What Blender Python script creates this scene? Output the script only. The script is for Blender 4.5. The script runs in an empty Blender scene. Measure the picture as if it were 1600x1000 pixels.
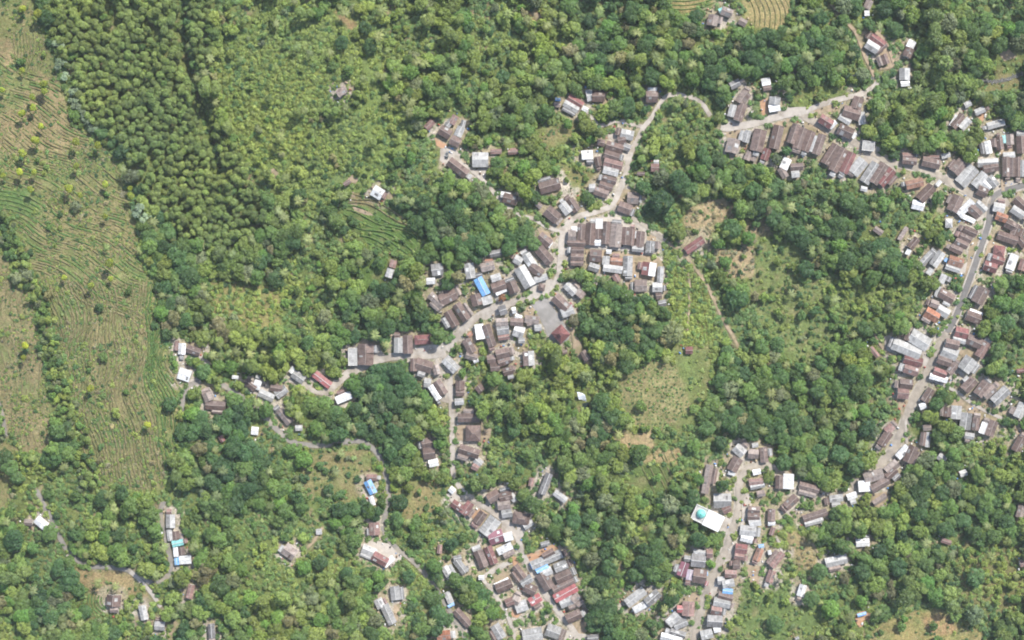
import bpy, bmesh, math, random
import numpy as np
from mathutils import Vector

# ------------------------------------------------------------------ camera, sky, sun, exposure
scene = bpy.context.scene
S = 0.4                 # metres per survey-sheet pixel
CAM_Z = 1000.0
cam_data = bpy.data.cameras.new("camera")
cam_data.sensor_width = 36.0
cam_data.lens = 36.0 * CAM_Z / (1600 * S)
cam_data.clip_start = 1.0
cam_data.clip_end = 12000.0
camera = bpy.data.objects.new("camera", cam_data)
camera.location = (0, 0, CAM_Z)
scene.collection.objects.link(camera)
scene.camera = camera

SUN_EL = math.radians(51.0)
SUN_AZ = math.radians(38.0)      # clockwise from north (top of the picture)
world = bpy.data.worlds.new("World")
scene.world = world
world.use_nodes = True
wn = world.node_tree
sky = wn.nodes.new("ShaderNodeTexSky")
sky.sky_type = 'NISHITA'
sky.sun_disc = False
sky.sun_elevation = SUN_EL
sky.sun_rotation = SUN_AZ
sky.air_density = 1.0
sky.dust_density = 1.5
wn.nodes["Background"].inputs[1].default_value = 0.13
wn.links.new(sky.outputs[0], wn.nodes["Background"].inputs[0])

sun_data = bpy.data.lights.new("sun", 'SUN')
sun_data.energy = 4.2
sun_data.angle = math.radians(0.6)
sun_data.color = (1.0, 0.955, 0.875)
sun = bpy.data.objects.new("sun", sun_data)
sun_dir = Vector((math.sin(SUN_AZ) * math.cos(SUN_EL), math.cos(SUN_AZ) * math.cos(SUN_EL), math.sin(SUN_EL)))
sun.rotation_euler = sun_dir.to_track_quat('Z', 'Y').to_euler()
sun.location = (150, 260, 500)
scene.collection.objects.link(sun)

vs = scene.view_settings
vs.view_transform = 'Standard'
vs.look = 'None'
vs.gamma = 1.0
vs.exposure = 0.8
vs.use_curve_mapping = False
scene.cycles.max_bounces = 6
scene.cycles.diffuse_bounces = 4
scene.cycles.transmission_bounces = 2
scene.cycles.use_adaptive_sampling = True
scene.cycles.adaptive_threshold = 0.04
scene.cycles.use_denoising = True
scene.cycles.denoiser = 'OPENIMAGEDENOISE'
scene.cycles.denoising_input_passes = 'RGB_ALBEDO_NORMAL'
scene.cycles.filter_width = 1.9
scene.cycles.volume_bounces = 0

COL = scene.collection
rng = np.random.default_rng(11)
random.seed(11)

# ------------------------------------------------------------------ survey data
# each line: ridge start, ridge end, full roof width, roof colour, [form]; '+' = wing of the building before it.
# numbers are quarter-units of the survey sheet whose corner is given with '@'
HOUSES = """
@400 0
507 590 562 552 48 P
1062 802 1107 756 40 p
1250 722 1220 775 42 p
+ 1225 750 1190 790 40 g
1148 805 1217 848 62 b
1285 792 1258 852 50 G
1215 868 1275 898 60 b
1300 750 1290 795 30 g
1352 998 1452 998 92 G
1465 948 1535 945 30 p
1575 952 1640 948 30 p
@400 250
1205 5 1318 92 62 b
1545 232 1632 255 62 b
+ 1530 215 1590 225 36 w
548 155 590 130 26 b
730 185 790 222 70 w
862 625 850 672 42 p
+ 845 680 828 735 46 G
1097 690 1170 680 76 g
+ 1065 758 1120 755 40 w
1328 645 1345 740 62 G
1405 675 1490 655 55 P
+ 1430 635 1480 630 26 o
1385 738 1440 842 56 u
+ 1370 722 1415 712 30 d
1475 805 1560 775 60 b
+ 1470 745 1530 725 45 G
+ 1500 838 1565 808 25 w
1590 760 1618 830 62 b
1460 590 1535 575 40 d
1085 840 1170 915 50 P
1150 880 1250 830 75 b
1370 838 1390 908 70 b
1195 945 1250 1040 55 b
1250 900 1320 1000 56 b
1520 945 1565 930 60 d
1415 885 1475 868 50 G f
@800 0
1262 92 1248 160 65 P
1310 62 1375 88 55 P
+ 1293 72 1322 60 32 t
1420 125 1465 150 45 P
352 608 440 662 50 r
325 640 415 690 42 G
262 652 305 657 30 P
+ 270 620 305 625 20 u
440 672 475 690 30 w
465 600 505 592 70 G
500 602 580 602 68 b
+ 540 625 575 612 24 u
838 604 912 604 72 b
+ 848 560 908 558 24 w
530 885 580 895 40 b
588 905 695 935 58 b
575 960 668 988 55 b
680 832 760 850 62 G
660 880 710 870 50 b
695 912 740 930 45 d
435 970 505 965 56 w
-10 945 25 940 35 p
1365 540 1425 510 46 d
1470 575 1420 645 66 P
1445 650 1410 755 56 b
+ 1385 655 1365 730 44 G
1560 515 1615 505 46 w
1390 868 1370 955 80 P
1480 815 1460 890 40 g
1555 810 1525 945 80 b
1490 945 1465 1000 40 P
1600 930 1575 1000 50 r
@1200 0
640 0 615 55 45 P
+ 603 82 635 80 34 w
645 225 725 285 56 r
615 268 690 315 58 G
+ 680 328 738 278 30 b
722 340 745 400 40 b
890 300 865 355 56 b
+ 905 255 882 300 50 w
855 425 855 500 65 wG
+ 830 525 885 520 35 w
45 605 40 655 70 g
+ 5 680 75 668 46 w
70 785 35 930 66 b
180 775 140 895 50 b
225 800 180 930 58 b
275 820 228 945 54 b
342 840 298 965 52 b
+ 305 850 270 950 34 G
325 735 400 782 60 r
+ 385 800 425 760 30 w
572 608 545 680 66 b
470 690 575 720 75 b
+ 445 725 515 768 40 G
+ 580 700 590 780 44 G
440 800 530 840 70 b
+ 522 862 545 830 28 w
590 908 665 916 60 G f
430 905 355 1025 60 b
478 930 405 1070 62 b
528 955 470 1080 55 r
840 975 915 975 42 p
990 985 1070 985 28 p
1085 980 1140 965 30 G
1230 660 1270 640 36 G
1295 705 1355 680 40 G
1218 715 1155 795 46 b
+ 1185 720 1140 788 25 w
+ 1258 745 1203 805 46 G
1370 790 1480 760 45 G
1370 880 1385 960 40 w
1410 865 1415 920 45 b
1445 855 1455 935 45 b
1475 845 1480 895 26 t
1510 840 1515 905 50 P
1580 850 1585 960 56 b
1470 975 1545 970 46 G
@1200 250
125 -10 95 55 52 w
+ 75 50 110 110 45 P
140 45 220 40 45 b
+ 145 88 195 82 50 G
600 0 530 85 75 G
680 20 600 140 66 g
500 30 460 85 40 G
730 25 655 145 65 b
780 60 700 155 58 r
580 175 620 185 30 w
840 0 930 10 46 b
965 5 1075 30 62 b
862 160 970 135 54 q
1030 165 945 250 66 b
+ 900 275 975 292 56 w
1055 160 1080 130 26 w
1220 10 1160 78 72 b
1290 45 1200 150 84 G
1310 20 1440 12 50 G
1345 55 1440 40 56 b
1360 85 1290 165 60 G
1380 105 1430 165 52 g
+ 1345 140 1390 180 40 w
1310 185 1370 210 62 b
1490 -20 1490 105 45 b
1528 -15 1528 105 36 b
1562 -20 1562 105 40 b
1592 0 1592 105 30 g
1195 225 1150 320 75 b
1280 255 1190 345 46 w
1260 290 1325 350 60 b
+ 1300 265 1360 320 46 G
+ 1205 345 1295 385 30 w
1110 395 1155 395 58 G h
1225 430 1305 466 48 b
1198 470 1272 504 42 b
1172 505 1248 540 46 b
1140 542 1215 575 46 b
1090 575 1030 660 56 G
1025 580 960 650 42 g
1025 680 1000 715 36 G
1130 620 1220 650 60 q
+ 1110 662 1200 692 36 G
+ 1105 635 1118 612 18 u
1105 715 1080 770 40 G
935 490 885 550 46 b
+ 868 592 885 560 30 w
665 425 715 460 35 P
870 420 820 500 28 P
1070 825 1160 875 60 b
1075 790 1050 855 28 G
+ 1060 800 1050 830 14 u
1060 925 1130 968 60 G
1015 890 1065 908 48 P
985 945 1065 992 66 o
1240 965 1330 998 66 b
+ 1260 940 1340 970 28 w
1355 800 1305 895 76 b
1410 290 1480 305 60 G
1425 345 1495 370 52 o
1485 390 1560 430 58 b
1435 465 1560 508 58 b
1565 405 1535 470 50 b
1545 240 1620 310 56 b
1525 300 1600 352 52 g
1570 490 1612 540 50 b
1410 565 1480 575 70 r h
1400 612 1475 637 50 r
1350 655 1430 682 60 r
1545 590 1510 685 56 w
1602 620 1580 690 42 p
@800 250
530 -20 545 40 40 b
575 12 690 42 58 p
570 58 665 82 48 G
565 112 652 135 42 b
545 150 630 178 44 b
515 188 600 218 50 b
+ 480 175 520 175 50 G
172 180 300 145 74 b
868 48 920 48 50 p
780 85 830 85 25 b
720 235 790 240 72 P
665 285 745 315 66 b
358 245 408 320 52 b
310 270 358 332 56 G
215 310 285 370 74 b
150 270 185 295 32 P
170 470 240 528 60 b
+ 225 545 250 510 22 w
165 550 242 640 66 b
350 478 400 478 85 P
437 400 430 500 48 b
+ 372 432 408 432 30 w
495 395 485 530 62 b
545 365 545 430 45 w f
540 430 540 495 40 b
+ 513 515 555 515 42 w
593 385 582 525 46 b
655 400 642 545 74 P
714 420 706 530 56 b
754 430 746 535 34 b
806 445 796 545 54 b
+ 772 445 772 490 20 w
750 552 822 560 36 g
868 505 862 580 56 g
345 515 458 520 36 b
370 562 450 564 42 b
368 605 448 607 42 b
366 643 446 645 34 b
485 595 560 602 74 b
+ 480 662 545 682 50 g
590 600 585 655 46 G
+ 588 572 622 574 28 w
615 632 690 636 46 q
570 672 690 688 46 G
640 715 665 760 40 p
725 600 722 725 60 g
862 640 850 722 86 wr
930 665 925 765 40 g
765 785 843 785 76 P
878 795 940 795 60 G
900 850 935 845 45 b
915 900 965 890 40 d
1085 570 1195 495 50 r
15 612 60 640 54 g
85 590 140 675 60 G
115 660 188 715 58 b
+ 140 752 220 727 40 G
45 670 115 790 76 G
165 792 205 800 42 b h
335 775 395 835 52 G
410 850 440 815 62 P
265 852 348 930 66 b
+ 345 922 378 903 36 R
310 962 385 932 58 G
0 942 25 937 40 w
20 975 60 990 34 w
80 992 170 1002 48 P
@800 500
10 62 75 82 70 G
+ 40 128 80 128 36 g
-10 10 70 15 48 b
90 20 140 5 40 P
140 50 185 45 40 G
102 195 107 285 70 Gb
275 55 335 120 84 r y
440 195 475 250 40 b
310 205 345 195 25 b
1085 190 1130 190 46 r
-15 300 20 310 40 b
1238 905 1205 1085 45 P
1415 862 1372 942 66 b
+ 1350 952 1395 962 26 w
1395 790 1450 840 64 G
1500 785 1540 780 30 G
1475 835 1540 840 60 P
1568 795 1580 890 50 b
1505 955 1555 945 35 w
@400 500
-15 400 30 412 60 w
20 450 110 492 50 G
90 420 165 432 44 b
+ 125 472 190 425 56 g
230 330 300 380 56 g
+ 215 330 240 295 30 w
360 332 465 412 48 R
500 505 595 465 50 w
145 560 215 645 52 P
245 675 290 675 35 G
685 148 685 205 100 b
688 208 684 282 96 b
603 175 605 285 56 G f
890 110 890 205 56 G
948 95 950 210 62 b
990 125 1090 120 58 r h
1000 270 1100 300 76 b
985 240 985 320 42 b
1118 280 1135 340 42 P
1180 240 1255 315 62 G
1050 390 1095 395 56 G
1125 380 1178 465 54 b
1090 410 1145 497 40 w
1275 380 1275 440 56 b
1250 452 1302 452 50 b
+ 1242 512 1300 508 42 G
1385 410 1412 445 50 b
1262 612 1395 610 54 b
1310 708 1405 708 98 b h
1270 802 1395 842 60 b
1370 870 1410 905 46 g
1350 910 1390 930 40 p
1035 775 1105 762 62 b
1045 837 1120 827 72 b
+ 1080 900 1140 887 46 w
690 985 755 985 40 p
1310 120 1355 205 56 b
+ 1312 217 1385 237 42 P
+ 1360 262 1390 248 22 w
1325 100 1350 80 26 o
1392 25 1405 120 56 w f
1435 30 1480 165 52 b
1500 15 1575 10 50 P
1505 62 1580 52 68 g
1500 218 1585 198 60 b
1515 272 1590 247 46 b
1445 247 1500 242 50 b
1465 297 1525 292 50 b
1545 327 1605 312 50 b
@0 500
1138 145 1135 215 46 w
1165 175 1250 205 50 b
1108 130 1098 190 24 p
1115 330 1190 355 72 w
1290 455 1310 505 62 P
1285 530 1410 538 56 b
1535 378 1600 430 50 b
1450 355 1490 360 22 w
1570 690 1615 695 50 w
1375 725 1395 760 30 r
@1200 500
1170 70 1250 90 66 r
+ 1155 112 1235 135 40 G
1110 140 1195 160 56 b
1090 185 1185 225 76 G
1245 115 1335 155 66 b
1370 140 1315 230 56 p
1060 240 1145 270 56 b
1175 275 1130 335 46 b
1035 315 1115 345 50 r
+ 1010 348 1120 378 38 w
1275 240 1220 315 86 G
890 90 1005 160 90 G
+ 880 80 870 130 46 b
780 145 955 215 76 G
850 240 965 270 56 r
850 297 940 327 60 p
822 395 905 405 62 b
808 455 880 460 72 p
1025 430 975 510 50 b
+ 945 545 985 530 40 w
1290 370 1225 440 66 b
+ 1225 385 1255 360 36 G
1370 390 1310 470 66 b
1415 420 1350 480 56 P
1500 430 1410 515 66 g
1180 535 1175 620 66 G
1125 545 1120 605 46 b
1245 580 1230 685 70 g
1305 610 1295 690 46 b
1230 720 1290 730 40 g
1360 640 1335 710 40 w
1415 630 1380 725 56 b
1600 520 1560 610 60 G
1590 735 1545 820 56 b
1555 320 1600 315 26 r
780 660 740 700 50 p
760 700 705 785 58 b
915 790 870 890 62 b
875 790 810 860 46 w
810 890 740 950 56 P
800 930 740 985 50 b
600 992 720 957 70 P
970 675 1020 670 40 P
975 700 965 785 34 b
+ 1005 700 995 795 30 G
1065 845 1110 880 46 g
1200 965 1245 950 40 G
640 170 690 230 30 p
@1200 750
72 -30 70 55 46 b
+ 128 -40 125 55 66 w
195 30 320 65 46 b
180 105 110 170 56 b
365 110 372 155 32 b
385 120 470 110 46 G
495 110 555 90 40 w
565 40 640 35 70 w f
645 60 755 0 52 b
660 150 740 95 36 P
25 180 20 260 46 b
+ 0 272 45 270 26 w
35 295 20 345 30 p
220 245 370 198 46 b
+ 230 277 345 247 36 G
550 395 635 390 50 w
360 520 495 490 60 G
222 655 200 728 46 w
1085 375 1145 395 30 p
1590 160 1570 235 46 P
1575 525 1610 520 40 p
95 455 25 545 40 p
30 565 5 640 46 p
0 455 22 450 30 w
560 848 615 833 20 u
170 995 195 985 20 g
@800 750
235 -40 185 90 46 d
265 75 340 130 42 G
125 -15 115 40 30 p
-10 90 25 130 40 G
5 232 110 250 76 b h
+ 75 297 130 262 38 G
180 405 235 390 30 g
192 480 262 442 40 b
120 538 312 458 58 G
150 572 225 532 32 u
+ 118 520 132 552 20 u
180 592 250 560 50 G
265 555 345 522 58 g
178 582 238 680 74 b
275 625 370 582 64 b
255 692 385 625 42 b
265 745 405 668 56 R
300 777 385 742 60 G
375 757 420 717 46 P
15 535 75 615 46 b
55 650 125 608 52 g
78 665 150 700 66 b
110 768 180 728 56 R
0 742 45 765 60 P
22 802 95 777 70 G
340 872 430 832 60 b
65 977 190 957 80 G
215 932 300 962 80 g
470 990 540 985 40 d
715 775 830 687 60 G
840 772 920 702 60 g
760 817 860 762 44 w
1260 130 1370 130 90 g
+ 1315 192 1365 168 48 p
1215 460 1255 460 56 p
1075 490 1130 495 40 g
1120 500 1210 510 80 d
1085 515 1055 600 56 v
1117 560 1105 625 40 l
1130 595 1215 607 90 b
+ 1195 590 1225 585 26 u
+ 1210 660 1222 632 18 R
1105 760 1100 850 76 p
+ 1030 805 1070 805 46 R
975 902 1040 840 60 G
1010 915 1095 880 56 g
990 945 1085 975 46 d
930 975 1060 1008 46 w
1475 185 1550 190 46 b
1472 227 1548 230 44 b
1480 270 1555 255 58 G
1425 312 1525 322 66 G
1430 357 1505 377 46 w
1395 425 1470 435 60 r
1390 472 1450 482 46 p
1380 530 1425 530 56 b
1330 585 1405 590 50 p
1285 630 1330 628 50 G
1315 655 1390 640 52 G
+ 1315 690 1380 697 34 u
1290 717 1380 742 48 b
1260 757 1365 777 58 G
1245 810 1310 822 56 p
1220 880 1315 887 76 d
+ 1260 940 1305 932 34 w
1180 975 1255 957 60 G
1555 430 1525 505 46 q
1540 415 1575 410 22 u
1480 15 1570 8 40 p
1490 47 1580 28 34 G
1530 90 1580 80 40 P
@400 750
695 5 735 85 50 u
+ 715 102 735 160 28 w
738 265 742 345 66 p
375 325 412 322 36 G
175 425 245 475 76 P
665 425 750 462 56 G
730 470 820 520 60 r
+ 800 537 860 482 36 w
865 665 875 750 60 G
758 745 785 800 54 G
800 780 855 900 56 g
1150 405 1145 460 30 p
1175 540 1215 610 46 G
1250 500 1310 580 50 g
+ 1235 492 1285 482 34 g
+ 1270 562 1330 552 38 g
1225 140 1300 192 50 r
1345 140 1290 212 50 r
1210 50 1240 75 40 w
1375 272 1425 202 56 b
1500 240 1425 340 86 G
1450 122 1520 82 66 b
1520 112 1600 92 58 b
1510 160 1590 150 60 P
1535 212 1600 202 56 g
1455 372 1545 342 80 v
1550 362 1605 347 54 w
1510 452 1600 407 46 w
1445 415 1490 525 52 r
1385 440 1428 545 60 b
1390 610 1425 610 30 w
1500 682 1600 642 60 b
+ 1490 660 1580 618 24 w
1560 772 1610 752 50 p
1190 700 1220 770 40 G
+ 1200 792 1240 772 18 u
1245 812 1335 910 52 b
1130 977 1215 967 60 o
1490 905 1540 990 62 g
@0 750
225 243 288 295 54 w
+ 155 262 205 265 40 P
1065 215 1065 300 56 G
1055 310 1065 380 34 G
1097 320 1102 375 44 b
1075 402 1145 387 40 t
1095 420 1100 480 30 w
1130 418 1137 470 40 b
1120 502 1195 497 52 w
+ 1103 485 1107 530 28 u
712 718 708 790 90 b
+ 690 810 740 810 34 P
1200 655 1178 740 40 p
885 785 905 875 46 G
965 910 1030 915 56 g
1318 900 1325 990 42 d
"""
# paved and bare ground: colour then outline (c concrete, k worn court paving, d bare earth, o red earth, s straw)
YARDS = """
@400 0
o 1115 860 1200 905 1190 950 1130 910
c 1150 930 1210 915 1280 960 1285 1010 1250 1040 1180 1040 1150 1000
@400 250
c 1180 0 1200 0 1272 100 1252 108
c 1360 60 1450 45 1430 130 1400 130
d 1040 890 1090 870 1085 910 1060 920
d 580 200 610 200 640 290 700 320 740 350 690 345 620 320 585 260
d 560 130 600 90 640 120 620 150
c 1490 840 1560 815 1565 885 1500 885
c 1380 960 1500 890 1590 880 1590 930 1450 1000 1400 1000
d 810 220 850 205 860 235 820 245
d 80 60 110 50 140 80 110 120 85 110
@800 0
d 415 690 490 700 535 770 510 775
d 575 620 640 590 625 650 560 660
d 1335 800 1440 810 1430 870 1340 860
c 1350 740 1400 760 1405 800 1335 800
o 1550 630 1600 610 1600 720 1560 720
c 690 940 745 940 730 1010 670 1000
d 100 60 140 70 190 110 150 130
c 600 830 660 810 680 860 640 880 600 870
@1200 0
d 580 195 720 200 745 250 640 235 600 275 585 240
d 730 290 760 340 795 430 750 420 700 340
c 120 670 240 670 330 700 220 720 100 740 0 750 0 720
d 250 685 440 640 440 700 330 705
d 60 760 110 750 75 930 0 940 30 780
d 120 740 210 760 150 800 100 940 60 930
d 220 740 330 780 370 850 290 840 230 800
c 580 880 680 880 700 960 620 965
c 600 970 700 970 690 1020 610 1020
d 1130 780 1200 800 1180 840 1130 835
o 1290 720 1375 690 1340 760
d 1395 930 1560 900 1565 945 1480 960 1400 965
d 120 440 180 420 240 480 170 500
d 1430 320 1500 300 1560 360 1480 380
@1200 250
d 850 120 960 100 1010 110 1000 200 900 195
c 700 0 800 10 790 50 720 30
c 470 -20 620 -10 640 25 500 60
c 1440 205 1490 230 1525 290 1480 290 1440 260
c 1460 140 1580 120 1592 150 1470 182
c 1210 270 1370 260 1365 350 1310 385
d 1330 450 1290 590 1250 610 1262 520
d 1400 480 1550 530 1420 545 1380 600 1340 645 1380 500
d 1040 560 1110 570 1120 620 1060 600
c 1240 640 1262 690 1200 722 1190 690
d 1250 610 1290 600 1250 760 1225 760
@800 250
c 330 420 380 400 500 360 620 340 700 370 840 420 850 520 910 600 700 570 500 545 350 545 320 490
c 308 548 372 548 366 642 305 625
d 460 560 580 560 920 610 952 650 900 760 820 745 560 712 470 682
d 700 730 770 740 760 825 710 825
k 120 900 215 852 300 985 365 1080 345 1140 245 1150 180 1000
c 225 850 275 815 330 860 400 950 340 995 310 960
c 285 790 330 760 400 770 340 830
d 270 360 340 340 320 400 290 430 270 400
d 160 420 250 470 290 480 240 545 170 455
d 190 205 300 178 302 215 212 222
d 650 280 690 180 790 190 802 260 740 332
d 70 930 120 905 178 1000 80 1000
c 120 780 250 740 290 790 200 842 100 872
d 840 460 900 480 895 520 845 502
c 490 720 520 730 540 785 512 772
@400 500
c 560 210 610 160 642 165 637 292 590 292
c 720 145 770 165 802 222 740 267 720 262
c 985 180 1050 160 1190 140 1202 180 1150 218 985 218
c 1120 240 1160 270 1162 340 1140 352
c 1160 370 1222 380 1212 522 1130 502 1190 462
d 1240 660 1320 655 1312 757 1262 752
d 1410 660 1472 672 1462 772 1402 782
d 1255 780 1302 842 1332 872 1270 862
d 1320 70 1352 65 1392 202 1370 232 1340 152
d 1080 850 1142 872 1152 962 1090 952
d 1450 10 1502 62 1532 162 1490 172 1420 112
c -10 370 60 370 92 432 62 522 -10 472
c 300 380 352 402 342 452 300 422
@0 500
c 1130 200 1250 210 1322 272 1290 292 1240 232
c 1180 370 1262 360 1252 402 1190 442
d 1370 385 1402 380 1482 462 1440 472
c 1480 350 1600 370 1592 462 1540 432
c 1270 450 1332 440 1372 502 1280 502
@800 500
d 0 150 62 140 102 172 52 202 20 192
d 345 50 372 72 432 132 452 202 392 212 392 112
@1200 500
c 720 100 772 100 792 202 740 202
c 960 200 1012 160 1002 272 970 302
c 1000 340 1150 350 1142 402 1010 372
d 820 500 882 500 842 602 805 562
d 1100 500 1202 500 1332 530 1442 612 1322 682 1240 562 1210 542 1160 532
d 1200 380 1232 472 1282 472 1402 532 1422 572 1300 512 1190 442
c 820 800 882 780 842 882 800 902
d 1530 640 1600 690 1600 742 1560 722
d 1460 560 1502 560 1502 602 1470 602
c 570 970 702 930 802 880 832 912 740 1002 580 1012
d 1180 200 1302 160 1312 232 1230 252
d 100 910 142 920 172 990 222 1002 120 1002
@1200 750
c 560 0 642 0 652 82 580 87
d 80 180 132 232 142 252 100 212
d 205 215 262 210 242 312 210 282
o 538 832 600 818 648 826 655 872 600 905 566 925 546 880
d 640 90 742 70 752 122 670 182
@800 750
c 1280 310 1342 220 1392 252 1372 362 1330 332
c 1440 80 1502 90 1492 182 1430 312
c 1340 430 1392 400 1382 502 1330 512
c 1240 640 1292 590 1322 682 1230 742
o 90 470 262 400 292 432 140 522 100 512
d 720 790 742 790 782 852 730 832
d 360 890 462 870 472 942 420 982
o 0 810 62 832 32 862 0 852
c 30 280 82 312 62 382 30 352
d 1090 710 1162 700 1182 762 1100 762
c 330 930 402 960 542 960 542 1002 320 1002
d 1460 530 1562 540 1542 652 1490 642
o 0 480 42 480 62 522 10 542
c 150 560 380 560 400 660 260 700 230 620
@400 750
c 640 400 752 380 852 402 922 482 852 542 720 472
c 1190 90 1242 60 1352 112 1332 152 1220 142
o 1330 220 1382 170 1452 212 1402 292
c 1540 260 1602 332 1592 402 1530 342
c 1440 570 1552 510 1562 542 1460 602
d 1480 600 1542 560 1602 592 1602 622 1500 662
c 1230 850 1302 932 1342 902 1312 962
d 860 780 902 770 882 902 868 890
@0 750
c 410 465 470 460 462 512 430 500
"""
# roads and lanes: colour, width, points in sheet pixels (a asphalt, c concrete, d dirt)
ROADS = """
a 9 1615 286 1590 292 1562 301 1550 312 1546 330 1544 350 1533 385 1521 420 1509 452 1495 490 1480 520
b 12 1480 520 1467 545 1454 570 1443 595 1430 618 1420 640 1409 672 1394 703 1376 727 1356 746 1330 758
b 10 1548 314 1530 309 1510 300 1480 282 1450 268 1420 258 1390 252 1365 240 1335 224 1302 206 1272 191 1250 178
c 11 1252 176 1232 178 1205 185 1178 193 1150 198 1135 200 1122 197
c 8 1252 176 1275 167 1300 158 1325 152 1345 147 1362 138 1374 125
c 7 1110 181 1104 172 1097 162 1086 154 1066 149 1048 148 1038 153 1030 164 1018 184 1008 196 1002 205 994 222
c 9 994 222 985 240 979 268 968 298 956 320 935 330 905 338 886 351 878 372 876 400 873 428 862 450
c 11 862 450 838 461 805 471 776 480 750 492 725 512 706 536 694 550
c 12 694 550 672 555 648 554 622 556 600 560 580 566 562 575 545 583 533 592 522 602 508 614
c 7 508 614 492 612 478 603 462 596 448 592
c 8 692 551 698 568 703 590 705 630 706 665 707 700 708 738 714 755 726 770
c 9 726 770 748 786 775 803 796 822 808 838 814 856 820 872 832 895 848 922 864 945 880 965 896 985 912 1012
c 6 1006 198 990 195 976 190 962 189 948 194 936 196 928 188 922 178 912 171
c 6 877 373 890 380 915 385 950 387 985 390 1025 398
b 7 958 324 982 338 1005 350 1022 364 1040 376
d 5 1044 380 1062 392 1076 406 1090 424 1104 444 1116 470 1130 500 1144 524 1156 548
c 6 876 362 858 356 846 350 834 342 818 338 800 328 782 312 766 294 758 284
c 5 758 284 742 271 726 258 708 246 694 236
g 7 284 644 287 618 293 604 305 598 318 596
g 8 345 600 360 608 380 622 402 640 425 664 445 682 462 692 500 696 540 690 560 689 578 697 592 712 602 738 607 765 604 795 598 822
g 7 598 822 606 842 622 858 640 872 660 892 680 918 696 944 712 970 730 1002
g 8 256 783 251 800 253 818 259 838 264 862 267 880 264 896 254 908 240 912
g 7 240 912 220 903 200 891 170 886 140 884 118 873 98 848 76 802 55 762
c 6 204 893 222 910 238 928 254 952
d 7 276 972 268 986 262 1005
c 6 800 878 778 886 760 898 754 904
c 6 754 904 768 922 782 942 794 965 803 990 806 1010
b 9 1238 748 1222 736 1206 728 1188 726 1172 730 1159 742 1154 760 1154 785 1150 808 1142 835
b 10 1142 835 1132 862 1120 890 1108 915 1098 942 1091 968 1086 990 1083 1012
c 5 1452 593 1470 600 1494 612 1515 628 1540 642 1568 655
c 4 1416 650 1415 672 1417 694
d 5 1566 240 1565 262 1566 282 1567 298
d 5 1298 6 1312 22 1324 36 1336 50 1344 68 1351 88 1360 106 1366 120
d 5 1386 62 1391 82 1398 102 1405 122 1407 134
g 7 -6 620 3 645 7 668 9 682
d 4 504 824 494 840 484 852 470 862
d 6 893 508 897 530 900 550 910 562 926 570
d 4 1268 848 1278 862 1288 872
d 4 1545 366 1570 378 1590 386 1605 396
c 4 1212 838 1218 850 1222 866
d 4 1404 560 1380 545 1366 520
d 3 1064 412 1076 430 1077 470 1074 520
d 4 1374 108 1400 100 1420 60
"""
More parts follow.
